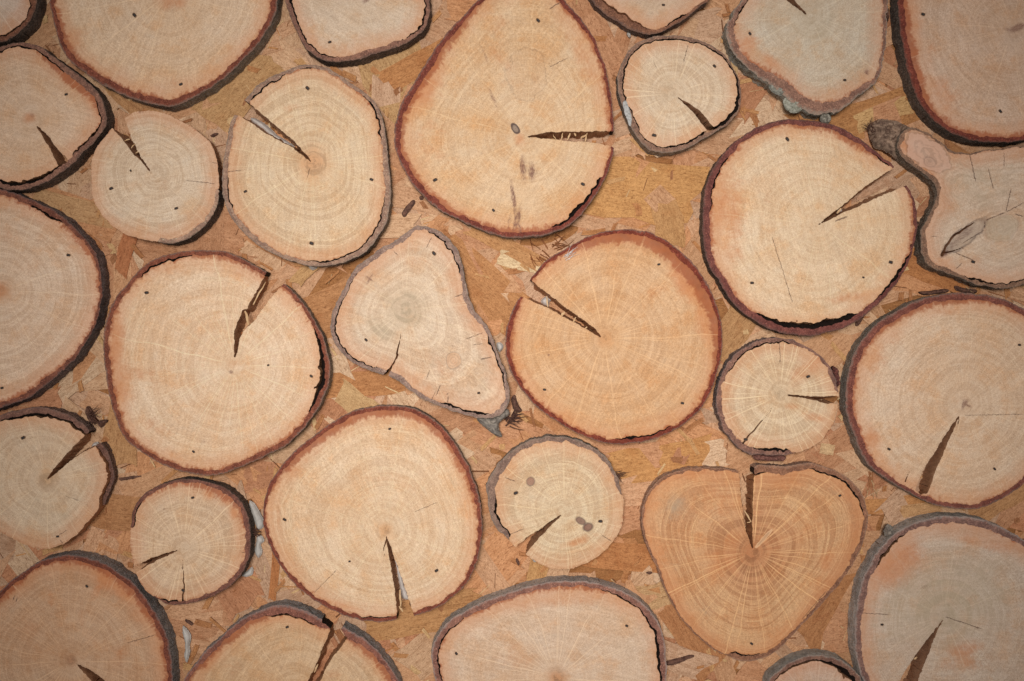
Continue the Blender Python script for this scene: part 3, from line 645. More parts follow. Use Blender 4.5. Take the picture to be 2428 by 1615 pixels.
slice_(7, 'greyish slice cut off by the top edge, thick lumpy lichen bark at its lower left',
    [(1762,-5),(1735,36),(1724,71),(1730,104),(1744,132),(1771,160),(1807,186),(1846,214),(1882,248),(1914,265),(1945,271),(1978,266),(2007,250),(2039,225),(2076,196),(2090,171),(2096,136),(2101,89),(2104,36),(2106,-5),(2098,-65),(2055,-115),(1950,-145),(1840,-132),(1785,-70)], (1918,33),
    [(0,12),(30,12),(40,10),(60,17),(70,25),(85,32),(95,34),(110,32),(120,26),(140,19),(160,18),(175,13),(190,13),(210,12),(300,12)], [(0,0),(170,0),(176,2),(200,2.4),(225,2.4),(240,0)],
    cracks=[dict(p=[(1912,34),(1890,18),(1863,-2),(1790,-60),(1800,-70),(1876,-4),(1897,15)])],
    nails=[(2003,190),(1778,80)], rim=lin((140,104,86)), side=MOSS, pale=(204,186,152), warm=(196,168,130), gry=[(1920,60,110,90,0,.62),(1960,150,60,40,0,.3)],
    org=[(1775,100,26,34,60,.8),(1830,145,40,16,40,.7)], drk=[(2056,172,7,7,0,.9),(1778,80,4,7,-20,.9)], red=[(90,.15),(130,.3),(170,.1)], out=6, rough=8, edge=2.2, ring=.4, ray=.4)
slice_(8, 'big slice cut off by the top right corner, dark red bark and grey core mark',
    [(2131,-10),(2134,54),(2141,107),(2152,161),(2168,214),(2192,261),(2228,296),(2271,321),(2317,334),(2371,338),(2428,331),(2505,300),(2590,235),(2640,130),(2640,0),(2580,-95),(2480,-150),(2360,-162),(2240,-132),(2160,-70)], (2402,68),
    [(0,14),(60,14),(90,13),(110,15),(130,15),(150,18),(170,18),(190,16),(270,14)], 0, nails=[(2372,264),(2189,34)],
    rim=lin((116,58,46)), side=DGREY, pale=(208,172,136), warm=(200,158,118), out=12, rough=4,
    red=[(90,.35),(120,.4),(150,.55),(180,.6),(220,.3)], org=[(2165,60,30,90,0,.6),(2240,220,30,60,-40,.7),(2250,250,24,24,0,.6),(2210,130,26,50,0,.5)],
    drk=[(2412,66,22,8,-25,1.1),(2390,70,10,5,15,.8),(2270,248,4,16,-20,.6)], gry=[(2360,110,60,60,0,.3)])
slice_(9, 'irregular grey slice at the right edge with oval branch knot and dark eye shaped scar',
    [(2132,332),(2143,309),(2168,301),(2203,318),(2235,341),(2264,360),(2299,363),(2328,357),(2371,351),(2428,344),(2510,345),(2565,430),(2560,560),(2500,650),(2428,675),(2389,684),(2335,679),(2285,663),(2242,646),(2205,631),(2187,602),(2184,570),(2185,545),(2197,520),(2204,508),(2216,486),(2223,461),(2216,436),(2192,411),(2160,389),(2139,369),(2128,350)], (2374,541),
    [(0,10),(70,12),(90,13),(110,10),(130,7),(150,13),(165,14),(185,11),(205,10),(215,11),(222,10),(235,6),(245,6),(260,3)], [(80,2.4),(95,2.4),(110,3),(122,2.5),(130,0),(260,0)],
    thin=[([(2234,606),(2244,582),(2262,560),(2286,542),(2312,528)],7.5,3.0),([(2234,600),(2262,596),(2282,588)],4,2)], nails=[(2307,621)], rim=lin((136,104,82)), side=lin((98,86,74)), pale=(216,188,152), warm=(206,170,132), out=5, rough=7, edge=1.7,
    gry=[(2320,440,90,60,0,.65),(2290,590,90,70,0,.4),(2380,400,60,40,0,.4)], org=[(2150,350,14,50,-40,.75),(2200,400,30,12,20,.6),(2240,405,46,10,-5,.5),(2310,615,36,20,20,.5)],
    knots=[(2199,362,58,34,35,.3,(206,164,138),.7),(2203,384,14,10,30,.25,(196,158,132),.5),(2285,563,60,19,-38,.55,(176,154,132),.5),(2374,541,40,30,-20,.15,(190,170,140),.4)], drk=[(2286,556,9,34,50,.95),(2262,582,10,14,40,.8),(2238,602,14,7,-40,1.0),(2203,384,6,5,0,.9),(2218,381,4,4,0,.7)],
    hair=[(2299,365,2314,434,1.8),(2342,395,2356,450,1.4),(2381,360,2381,400,1.2),(2335,523,2385,503,1.6),(2385,503,2398,445,1.6),(2385,503,2430,480,1.6),(2405,507,2428,514,2.4),(2335,523,2335,545,1.6),(2335,545,2280,578,1.6),(2262,598,2310,618,1.5),(2283,622,2264,640,1.3),(2205,560,2225,561,1.3)], ring=.6, ray=.15)
slice_(10, 'big golden slice with wide wedge split to the upper right and black crescent gap below',
    [(1882,283),(1942,287),(1985,299),(2024,319),(2057,342),(2085,364),(2119,393),(2142,425),(2154,443),(2166,466),(2174,500),(2176,541),(2168,584),(2153,627),(2124,674),(2089,713),(2049,749),(2007,774),(1960,789),(1917,797),(1871,793),(1828,781),(1785,759),(1749,731),(1728,706),(1707,670),(1680,627),(1669,574),(1666,520),(1668,490),(1673,446),(1684,411),(1706,375),(1736,343),(1771,315),(1814,294),(1850,284)], (1942,532),
    [(0,10),(20,7),(45,9),(60,15),(75,16),(90,19),(110,19),(125,18),(140,18),(180,18),(200,17),(230,14),(260,15),(290,14),(315,10),(335,7)], [(10,0),(22,2),(30,5),(42,5),(48,1.6),(60,0),(66,0),(72,8),(85,12),(98,13),(112,9),(122,4),(126,0),(185,0),(190,2),(205,2.5),(214,2),(220,0),(305,0),(312,2.5),(318,2.5),(322,0)],
    cracks=[dict(p=[(1942,532),(1970,509),(1999,488),(2024,468),(2049,446),(2085,421),(2117,401),(2140,380),(2180,425),(2150,437),(2139,442),(2112,454),(2085,465),(2060,477),(2032,490),(2005,501),(1978,514)])],
    nails=[(1867,330),(1783,671),(2112,622),(2047,658,1)], rim=PUR, side=DGREY, pale=(234,200,152), warm=(226,184,132), out=5, rough=2.5,
    red=[(90,0),(130,.2),(160,.3),(190,.3),(230,.25),(270,.4),(300,.5),(320,.1),(0,.35),(20,.3),(45,.1)],
    org=[(1725,500,50,100,0,.85),(1735,580,40,60,0,.7),(1800,430,60,60,0,.35),(2020,705,60,16,-10,.7),(2035,345,24,18,30,.8),(1760,480,30,30,0,.6)],
    hair=[(1830,560,1880,720,1.2),(1978,526,2012,512,2.6)], splinters=[(1995,494,1986,506,5)])
slice_(11, 'small pale slice nearly without bark, wedge split to its upper left, near the left edge',
    [(336,263),(365,264),(393,270),(429,286),(464,307),(496,336),(511,368),(518,404),(519,446),(512,490),(497,520),(470,548),(440,568),(410,577),(385,577),(357,571),(321,563),(286,549),(257,527),(238,507),(225,480),(217,446),(216,404),(221,371),(234,343),(250,323),(275,297),(302,274)], (368,410),
    [(0,0),(14,0),(16,6),(25,9),(40,10),(55,14),(70,14),(80,13),(86,11),(88,0),(300,0),(358,0)], 0,
    cracks=[dict(p=[(358,411),(349,396),(336,382),(314,361),(293,332),(264,298),(255,275),(290,262),(296,286),(311,329),(332,370),(348,396)], bark=False)],
    nails=[(264,447),(418,494),(310,405,1)], rim=lin((172,136,112)), side=DGREY, pale=(222,194,154), warm=(214,182,140), ring=.95, ray=.4, out=8,
    gry=[(385,330,60,40,30,.3),(380,345,20,40,0,.3)], org=[(330,440,40,25,0,.35),(440,300,50,12,35,.35),(395,440,40,30,0,.3)], drk=[(330,265,12,4,20,.6)],
    hair=[(440,428,512,436,1.2),(500,385,519,388,1.4)], splinters=[(291,334,306,328,3),(309,350,318,341,3),(318,362,330,356,3)])
slice_(12, 'yellowish cream slice with an orange heart and whitish glue in its upper left split',
    [(718,153),(757,155),(793,171),(829,194),(864,218),(889,243),(904,271),(913,311),(918,357),(923,404),(926,450),(925,486),(918,521),(900,556),(871,592),(836,614),(793,628),(743,630),(707,624),(664,609),(621,588),(590,565),(561,532),(540,500),(528,464),(525,429),(529,386),(536,339),(545,297),(556,271),(568,252),(584,232),(600,212),(618,195),(650,178),(693,161)], (741,386),
    [(0,14),(30,18),(55,15),(80,12),(110,12),(130,15),(150,16),(165,15),(180,17),(200,13),(210,10),(220,14),(240,13),(270,10),(300,9),(330,12)], [(225,0),(228,3.2),(245,3),(255,0),(262,0),(265,1.8),(272,0),(305,0),(318,3),(335,3),(345,0),(20,0),(40,2.2),(60,2.5),(85,2.2),(95,0),(150,0),(152,2),(168,2),(172,0)],
    cracks=[dict(p=[(738,384),(724,366),(708,349),(693,332),(660,305),(625,275),(590,246),(560,225),(535,270),(568,273),(600,293),(629,314),(664,334),(693,347),(716,366)])],
    nails=[(729,209),(881,426),(582,454),(739,577)], rim=lin((160,126,104)), side=GREY, pale=(230,198,150), warm=(220,182,132), ring=.85, ray=.6, out=5,
    heart=(62, lin((216,158,108)), .75), gry=[(725,290,60,20,-15,.35),(760,330,50,16,20,.35),(650,390,24,60,0,.3)], org=[(690,255,30,12,-15,.6)],
    hair=[(536,407,575,404,1.6),(736,395,728,425,1.2)], red=[(290,.15),(320,.3),(345,.1)])
slice_(13, 'large slice cut off by the left edge at mid height, fine rings and no split',
    [(0,448),(36,459),(71,473),(118,495),(154,520),(186,549),(211,577),(229,613),(238,650),(241,691),(235,734),(221,777),(200,816),(175,852),(150,877),(125,899),(89,927),(54,949),(0,968),(-70,985),(-160,960),(-230,880),(-262,770),(-262,650),(-225,545),(-140,470),(-65,446)], (5,690),
    [(0,5),(25,6),(45,9),(70,14),(90,14),(180,12),(270,15),(295,15),(315,12),(335,8)], [(288,0),(291,3.5),(303,4.5),(309,3),(312,0),(80,0)], nails=[(162,605),(5,920)],
    rim=lin((120,74,58)), side=lin((84,74,70)), pale=(226,192,152), warm=(216,176,134), ring=.7, ray=.5, out=11, rough=4, edge=1.6,
    red=[(0,.25),(45,.25),(75,.35),(270,.3),(310,.3),(330,.45)], org=[(0,690,30,30,0,.7),(20,560,110,30,0,.4),(60,640,40,40,0,.35)], heart=(40, lin((196,146,106)), .5))
slice_(14, 'big pale orange slice with a stepped split and long black gap in its right rim',
    [(464,593),(518,594),(557,606),(600,626),(637,649),(661,664),(686,682),(709,706),(739,749),(764,795),(778,841),(782,877),(776,916),(764,949),(746,981),(718,1018),(686,1050),(650,1072),(620,1085),(579,1105),(536,1121),(493,1128),(446,1122),(393,1106),(350,1083),(322,1062),(300,1044),(282,1014),(267,970),(256,920),(248,870),(245,824),(247,784),(256,745),(274,706),(300,674),(329,641),(364,615),(411,599)], (557,865),
    [(0,13),(20,13),(40,13),(70,15),(100,15),(130,14),(160,15),(180,17),(210,15),(225,13),(240,15),(270,14),(300,10),(320,10),(340,11)], [(332,0),(337,2.5),(345,6),(0,10),(15,11),(24,7),(31,2.5),(34,0),(222,0),(226,3.5),(238,4),(246,2),(250,0)],
    cracks=[dict(p=[(557,845),(556,815),(555,791),(564,765),(577,735),(586,733),(592,722),(606,696),(618,673),(634,645),(650,630),(690,655),(664,680),(640,706),(618,736),(600,762),(588,771),(578,780),(567,802),(562,828)])],
    nails=[(738,892),(459,1071),(348,694),(636,866,1)], rim=lin((128,74,56)), side=GREY, pale=(238,202,156), warm=(230,184,132), ring=.55, ray=.75, out=3, rough=2,
    red=[(60,.3),(90,.2),(130,.3),(170,.25),(200,.3),(300,.35),(320,.2),(0,.0),(30,.2)],
    org=[(275,810,26,90,0,.85),(290,910,40,70,0,.75),(340,890,60,30,20,.5),(640,840,40,14,40,.4),(370,1010,70,30,30,.45),(400,640,60,20,0,.5),(560,870,26,18,0,.45),(480,960,60,30,0,.35)],
    drk=[(547,882,6,4,0,1.1),(484,1046,3,4,0,.8)], splinters=[(580,737,588,770,6),(628,668,598,722,4)], hair=[(590,725,630,664,2.2)])
slice_(15, 'triangular grey tan slice at the centre with a cross shaped scar',
    [(992,534),(1027,542),(1060,562),(1081,588),(1095,620),(1102,652),(1106,684),(1119,724),(1143,759),(1163,788),(1176,824),(1190,863),(1203,902),(1209,935),(1202,966),(1178,988),(1143,993),(1100,982),(1057,969),(1008,949),(970,924),(940,901),(907,888),(864,873),(829,856),(804,831),(788,799),(784,763),(793,727),(807,699),(825,663),(845,632),(871,613),(904,588),(939,569),(966,549),(978,539)], (960,735),
    [(0,14),(25,8),(36,6),(45,18),(55,10),(75,12),(100,15),(130,10),(150,10),(180,12),(210,12),(230,17),(250,14),(270,13),(290,12),(310,14),(340,11)], [(15,0),(20,2.4),(34,3),(40,0),(50,0),(54,3.5),(65,3.5),(70,0),(110,0),(130,2),(150,2.4),(180,2.4),(190,1.4),(240,0),(285,0),(290,2),(320,2),(330,0)],
    cracks=[dict(p=[(942,838),(934,858),(926,872),(910,889),(905,900),(918,900),(922,882),(934,860),(944,842)])], thin=[([(951,786),(946,812),(941,838)], 1.0, 4.5)],
    nails=[(1029,601),(868,806),(1135,932)], rim=lin((150,122,106)), side=GREY, pale=(226,196,154), warm=(216,180,138), out=3, rough=3, edge=1.5,
    gry=[(960,735,62,62,0,.9),(905,785,50,34,30,.7),(1000,760,40,20,20,.4),(920,790,40,14,35,.4)], org=[(1050,870,60,50,0,.4),(1075,855,18,20,0,.6),(985,620,60,30,0,.35)],
    knots=[(1075,855,17,20,0,.25,(216,168,126),.6)], drk=[(877,661,3,16,30,.8),(877,661,12,3,30,.8),(890,655,3,8,0,.6)],
    hair=[(1100,806,1148,788,1.2),(1118,818,1148,815,1.2),(1138,852,1168,846,2.2),(1057,938,1065,930,2.2),(1060,957,1064,937,2.2),(1033,940,1046,910,1.6),(1010,900,1020,875,1.2),(1020,955,1034,925,1.0),(1010,590,1025,560,1.2),(1075,705,1104,695,1.6),(945,608,932,592,1.2)], ring=.75, ray=.5)
slice_(16, 'big orange slice right of centre, red stained rim, wedge split left bridged by splinters',
    [(1496,543),(1543,552),(1586,574),(1625,606),(1657,641),(1682,684),(1700,727),(1710,770),(1713,813),(1707,863),(1693,913),(1671,956),(1636,995),(1593,1024),(1539,1044),(1486,1052),(1443,1052),(1400,1041),(1354,1020),(1311,994),(1271,963),(1240,927),(1218,895),(1205,863),(1199,834),(1198,799),(1206,760),(1222,722),(1240,692),(1262,656),(1291,622),(1330,595),(1361,577),(1400,559),(1443,547)], (1432,802),
    [(0,11),(30,12),(60,13),(90,12),(120,11),(150,13),(180,12),(200,14),(215,8),(240,10),(260,11),(290,15),(320,15)], [(50,0),(57,2.4),(78,2.6),(85,0),(300,0)],
    cracks=[dict(p=[(1423,798),(1410,781),(1393,768),(1370,751),(1343,733),(1320,714),(1296,696),(1268,672),(1235,650),(1215,690),(1250,707),(1280,721),(1307,733),(1340,752),(1361,763),(1393,781)])],
    nails=[(1562,627),(1291,924),(1618,956)], rim=lin((122,58,44)), side=GREY, pale=(220,172,118), warm=(210,154,96), ring=.6, ray=.9, out=2, rough=2,
    red=[(0,.6),(20,.3),(60,.2),(100,.25),(150,.3),(180,.45),(210,.2),(240,.3),(265,.7),(300,.95),(330,1.0),(345,.8)], heart=(34, lin((204,140,84)), .5),
    org=[(1625,670,30,60,-30,1.0),(1670,760,24,70,-12,.8),(1580,590,60,20,38,.8),(1560,690,60,20,-10,.45),(1560,990,100,16,-12,.5),(1470,560,60,14,0,.7)],
    drk=[(1301,842,3,4,0,.8)], splinters=[(1330,750,1339,739,6),(1357,767,1365,752,4),(1300,727,1296,702,4),(1388,781,1392,774,2.5),(1322,745,1330,752,4)])
slice_(17, 'small slice at right with a split to its right edge and torn bark below',
    [(1828,802),(1871,806),(1910,820),(1942,839),(1964,863),(1979,891),(1986,913),(1989,940),(1986,965),(1979,995),(1964,1026),(1939,1052),(1903,1070),(1867,1078),(1828,1079),(1785,1078),(1757,1066),(1733,1042),(1711,1006),(1699,963),(1701,920),(1712,884),(1733,852),(1762,826),(1796,808)], (1850,935),
    [(0,0),(4,0),(300,8),(330,9),(345,12),(356,10),(359,0),(50,0),(75,0),(80,8),(95,14),(115,16),(130,14),(160,12),(200,12),(240,11),(270,9)], [(80,0),(84,4),(100,5),(112,3),(118,0),(200,0),(205,2),(240,2.4),(275,2),(285,0)],
    cracks=[dict(p=[(1867,937),(1890,938),(1914,940),(1950,942),(2000,940),(2000,958),(1960,955),(1930,948),(1907,944),(1885,940)])], thin=[([(1832,965),(1810,995),(1785,1022),(1758,1056)], 1.4, 4.5)],
    nails=[(1916,893),(1768,1042)], rim=lin((134,98,82)), side=lin((98,84,78)), pale=(224,194,148), warm=(214,176,128), ring=.9, ray=1.0, edge=1.8, out=4, rough=6,
    gry=[(1850,930,24,24,0,.6),(1810,900,40,40,0,.25)], org=[(1910,880,60,26,-40,.75),(1930,990,36,14,10,.8),(1880,965,20,10,0,.6)], hair=[(1848,808,1850,865,1.3)])
slice_(18, 'large slice cut off by the right edge, black star at its centre, long split below',
    [(2285,695),(2335,698),(2378,709),(2428,733),(2485,785),(2522,870),(2530,980),(2495,1080),(2428,1148),(2389,1176),(2349,1197),(2307,1208),(2264,1207),(2221,1198),(2178,1180),(2139,1159),(2098,1134),(2066,1109),(2044,1076),(2026,1036),(2011,991),(2005,949),(2008,913),(2015,870),(2032,827),(2060,788),(2096,756),(2139,730),(2185,709),(2239,698)], (2286,958),
    [(0,14),(60,14),(80,15),(100,13),(115,10),(130,12),(150,18),(180,19),(200,20),(220,18),(250,18),(270,19),(300,17)], 0,
    cracks=[dict(p=[(2272,990),(2262,1004),(2238,1040),(2214,1080),(2192,1113),(2181,1138),(2172,1162),(2183,1172),(2198,1170),(2210,1138),(2224,1102),(2235,1076),(2244,1054),(2258,1024)], bark=False)],
    thin=[([(2276,984),(2271,1004)],1.0,3.2),([(2147,1142),(2158,1118)],3.5,1)], nails=[(2417,818),(2108,1065),(2358,1112)], rim=lin((122,72,60)), side=GREY, pale=(226,192,150), warm=(218,176,130), ring=.6, ray=.45, out=7, rough=3,
    red=[(90,.2),(120,.1),(150,.2),(200,.3),(225,.5),(245,.5),(280,.3),(320,.1)], org=[(2070,1040,24,30,0,.8),(2075,860,30,70,15,.6),(2120,800,40,30,-40,.5),(2060,990,20,60,0,.4),(2240,740,60,12,0,.5)],
    drk=[(2288,957,12,5,-60,1.0),(2284,958,4,14,10,.9),(2295,962,10,3,20,.8)], hair=[(2286,985,2430,982,1.0)], gry=[(2350,1000,120,120,0,.2)])
slice_(19, 'slice cut off by the left edge, black gap under top bark, split to upper right',
    [(0,984),(36,975),(71,967),(114,968),(154,981),(189,1000),(214,1026),(240,1060),(257,1095),(262,1130),(254,1165),(236,1199),(218,1226),(189,1260),(154,1287),(118,1301),(82,1299),(43,1284),(0,1260),(-60,1212),(-92,1140),(-80,1060),(-40,1005)], (110,1138),
    [(0,11),(20,9),(28,0),(60,0),(160,0),(190,0),(200,12),(225,13),(250,15),(270,16),(290,14),(310,12),(325,12),(345,11)], [(228,0),(240,4),(262,6),(285,5),(300,5),(310,4),(314,0),(20,0)],
    cracks=[dict(p=[(112,1136),(124,1118),(136,1104),(158,1078),(179,1055),(200,1037),(222,1012),(245,1040),(221,1059),(200,1070),(176,1084),(154,1102),(134,1120)])],
    nails=[(55,1038),(137,1272)], rim=lin((120,86,72)), side=lin((90,74,66)), pale=(214,184,142), warm=(204,168,126), ring=.65, ray=.6, edge=1.5, out=4, rough=5,
    gry=[(110,1200,90,70,0,.4),(150,1220,26,20,0,.6)], heart=(34, lin((204,156,108)), .6), hair=[(137,1270,162,1256,1.3),(142,1278,150,1292,1.5),(152,1175,190,1188,1.0)], bz=[(320,-3),(335,-22),(20,-30),(30,-30),(60,0),(300,0)])
slice_(20, 'small slice at lower left with two splits and white glue behind its right side',
    [(429,1136),(475,1139),(518,1151),(556,1174),(579,1201),(590,1234),(594,1276),(590,1319),(578,1351),(557,1380),(521,1405),(479,1424),(432,1434),(396,1433),(366,1416),(338,1389),(322,1359),(314,1330),(309,1300),(309,1269),(310,1240),(315,1212),(322,1194),(345,1168),(382,1148)], (434,1302),
    [(0,14),(30,13),(60,11),(90,10),(105,9),(115,6),(122,0),(150,0),(195,0),(202,0),(204,7),(215,9),(240,10),(270,10),(300,12),(330,13)], [(95,0),(98,2),(112,2),(115,0),(203,0),(205,2),(225,2),(235,0)],
    cracks=[dict(p=[(419,1306),(390,1314),(357,1325),(335,1336),(300,1350),(312,1362),(332,1350),(350,1340),(375,1326),(398,1316)], bark=False)], thin=[([(433,1321),(434,1360),(435,1385),(434,1425)],1.2,4.2)],
    nails=[(457,1180),(434,1400)], rim=lin((122,80,66)), side=DGREY, pale=(222,188,144), warm=(212,172,126), ring=.9, ray=.9, out=5, edge=1.2,
    red=[(220,.1),(270,.35),(300,.6),(330,.4),(350,.1)], org=[(495,1170,16,16,0,.8),(555,1215,12,18,0,.9),(535,1185,20,10,40,.9)], drk=[(389,1207,5,2,-20,.7)], hair=[(570,1310,592,1309,1.2)])
slice_(21, 'big round pale slice at lower centre with a tall thin wedge split running straight down',
    [(929,961),(975,966),(1014,984),(1050,1014),(1080,1052),(1094,1078),(1112,1109),(1128,1151),(1138,1194),(1143,1241),(1141,1284),(1131,1334),(1111,1376),(1079,1412),(1039,1440),(985,1462),(943,1470),(904,1475),(857,1471),(807,1456),(757,1430),(711,1398),(671,1352),(640,1298),(626,1255),(623,1216),(629,1176),(643,1140),(671,1101),(700,1068),(722,1050),(757,1022),(807,989),(864,967)], (914,1256),
    [(0,11),(40,11),(70,12),(90,11),(110,12),(140,13),(170,10),(190,8),(200,11),(220,13),(250,14),(270,14),(300,14),(330,14)], [(80,0),(84,0),(88,1.8),(104,1.8),(108,0)],
    cracks=[dict(p=[(914,1266),(918,1285),(921,1305),(929,1350),(936,1394),(941,1430),(944,1490),(992,1485),(980,1459),(968,1422),(957,1387),(942,1345),(928,1305),(921,1284)])], thin=[([(915,1281),(911,1305),(912,1328)],3.4,1)],
    nails=[(924,1017),(675,1232),(1035,1353),(829,1331,1)], rim=lin((126,68,52)), side=GREY, pale=(236,200,152), warm=(226,182,130), ring=.65, ray=.45, out=3, rough=2,
    red=[(0,.2),(60,.1),(120,.15),(160,.05),(200,.3),(220,.55),(250,.65),(280,.6),(310,.45),(340,.35)], heart=(26, lin((212,156,104)), .7),
    org=[(790,1430,80,10,15,.7),(700,1120,30,30,-40,.6),(910,1130,60,14,0,.4),(980,1160,50,16,30,.35),(660,1230,8,60,0,.5)], splinters=[(947,1400,950,1440,5),(945,1440,955,1452,5)], hair=[(745,1405,800,1350,1.0),(980,1215,1040,1190,1.0)])
slice_(22, 'small slice at lower centre with two dark knots and thick grey bark at upper left',
    [(1271,1040),(1318,1035),(1371,1043),(1414,1064),(1432,1081),(1454,1109),(1467,1141),(1475,1176),(1478,1212),(1474,1248),(1455,1284),(1421,1316),(1379,1341),(1332,1350),(1293,1343),(1265,1330),(1240,1310),(1222,1297),(1200,1274),(1175,1248),(1161,1216),(1155,1176),(1153,1148),(1166,1121),(1189,1092),(1225,1060)], (1338,1212),
    [(0,0),(130,0),(152,0),(156,9),(170,13),(185,18),(200,26),(215,22),(235,16),(260,13),(290,12),(315,11),(335,8),(345,0)], [(154,0),(157,2.4),(188,2.4),(195,0)],
    cracks=[dict(p=[(1330,1222),(1305,1238),(1282,1255),(1255,1272),(1232,1290),(1215,1312),(1238,1322),(1262,1292),(1278,1275),(1296,1256),(1313,1238)])],
    nails=[(1223,1169),(1424,1236)], rim=lin((134,108,92)), side=GREY, pale=(222,194,146), warm=(212,174,126), ring=.9, ray=.7, out=4, rough=6, edge=1.5,
    org=[(1372,1285),][:0] + [(1370,1284,40,12,-18,.75),(1240,1140,20,10,0,.5),(1412,1268,14,8,0,.6)], knots=[(1258,1142,9,10,0,.5,(160,116,96),.8),(1378,1236,13,8,35,.4,(134,98,82),.85),(1393,1250,13,10,-20,.5,(138,98,80),.85)], drk=[(1393,1250,10,9,0,.7)], hair=[(1195,1132,1225,1142,1.4),(1205,1270,1245,1252,1.3),(1425,1268,1452,1285,1.5)])
slice_(23, 'heart shaped deep orange slice with bright rays and a split down from its notch',
    [(1629,1112),(1675,1110),(1718,1111),(1750,1116),(1775,1114),(1800,1103),(1830,1104),(1864,1106),(1907,1099),(1949,1105),(1992,1122),(2028,1150),(2049,1184),(2058,1219),(2053,1262),(2039,1305),(2014,1351),(1985,1391),(1949,1430),(1907,1478),(1864,1523),(1828,1552),(1785,1568),(1749,1566),(1730,1556),(1700,1544),(1664,1519),(1629,1484),(1598,1441),(1577,1398),(1561,1355),(1541,1312),(1526,1269),(1521,1226),(1528,1191),(1547,1155),(1580,1127)], (1786,1309),
    [(0,13),(30,11),(50,8),(70,10),(90,15),(100,14),(106,0),(107,4),(130,4),(160,5),(185,6),(200,5),(225,7),(245,7),(262,4),(268,4),(272,20),(290,22),(310,14),(330,13)], [(84,0),(87,2.2),(100,2.4),(106,0),(268,0),(271,2.4),(276,2.4),(280,0),(303,0),(308,2.4),(330,3),(338,2),(342,0)],
    cracks=[dict(p=[(1785,1300),(1776,1276),(1768,1254),(1764,1226),(1760,1190),(1756,1150),(1752,1095),(1787,1095),(1787,1130),(1785,1175),(1783,1225),(1783,1262)])],
    nails=[(1782,1526),(1991,1175)], rim=lin((140,98,74)), side=lin((140,112,92)), pale=(214,162,104), warm=(200,134,80), ring=1.15, ray=1.4, out=4, rough=3,
    heart=(140, lin((176,102,58)), .62), knots=[(1810,1278,32,5,-48,0,(226,180,134),.75)], org=[(1700,1190,80,50,0,.6),(1700,1330,60,50,20,.6),(1890,1250,60,60,0,.5),(1960,1330,20,50,30,.7),(1600,1125,100,16,-8,.6),(1860,1150,60,16,0,.6),(1830,1290,40,50,0,.6)],
    gry=[(1600,1200,34,40,20,.6),(1590,1345,40,16,15,.5),(1680,1455,36,24,30,.5),(1980,1160,30,30,0,.4)], splinters=[(1766,1212,1782,1238,3.5),(1772,1240,1782,1238,3)], hair=[(1900,1470,1960,1400,1.2)])
slice_(24, 'large grey weathered slice cut off by the bottom right corner, split to the lower left',
    [(2027,1519),(2029,1466),(2036,1412),(2053,1359),(2082,1309),(2117,1270),(2164,1242),(2217,1227),(2264,1224),(2314,1230),(2364,1245),(2407,1267),(2440,1288),(2500,1345),(2534,1450),(2522,1560),(2460,1680),(2360,1740),(2230,1752),(2120,1712),(2065,1650),(2046,1610),(2032,1566)], (2238,1462),
    [(0,15),(90,14),(150,15),(170,17),(190,18),(210,16),(225,14),(250,16),(270,20),(300,20),(320,16)], [(214,0),(220,3.5),(232,5),(240,3.5),(246,0)],
    cracks=[dict(p=[(2236,1470),(2220,1492),(2203,1512),(2184,1538),(2164,1566),(2132,1618),(2070,1720),(2110,1740),(2172,1622),(2186,1586),(2199,1555),(2212,1518),(2224,1492)])],
    nails=[(2091,1481)], rim=lin((128,96,84)), side=lin((140,132,122)), pale=(202,178,146), warm=(196,164,130), ring=.5, ray=.4, out=11, rough=3,
    gry=[(2240,1430,170,110,-10,.85),(2300,1350,120,60,10,.6),(2330,1450,150,130,0,.4)], org=[(2120,1350,60,44,-35,1.0),(2150,1320,50,44,0,.9),(2080,1390,22,30,0,.6),(2290,1540,50,26,-10,.8),(2280,1570,60,30,0,.6),(2340,1290,120,22,12,.6)],
    drk=[(2192,1392,10,4,-35,.6),(2255,1391,10,3,0,.5)], hair=[(2240,1462,2330,1492,1.6),(2030,1452,2110,1458,1.4),(2183,1540,2206,1510,3.0)], splinters=[(2198,1512,2180,1540,4),(2170,1566,2178,1560,4)])
slice_(25, 'small slice peeking in at the bottom edge beside the grey weathered corner slice',
    [(1824,1615),(1846,1590),(1882,1567),(1921,1556),(1964,1556),(1999,1569),(2028,1591),(2046,1618),(2052,1670),(2030,1730),(1980,1775),(1920,1785),(1860,1760),(1820,1710),(1812,1660)], (1934,1670),
    [(0,13),(180,12),(230,11),(270,12),(310,14)], [(180,1.5),(215,2),(240,4),(270,4),(285,6),(300,11),(325,12),(340,6),(0,2)], rim=lin((128,94,78)), side=lin((128,124,114)), pale=(206,176,144), warm=(196,158,124), out=10)
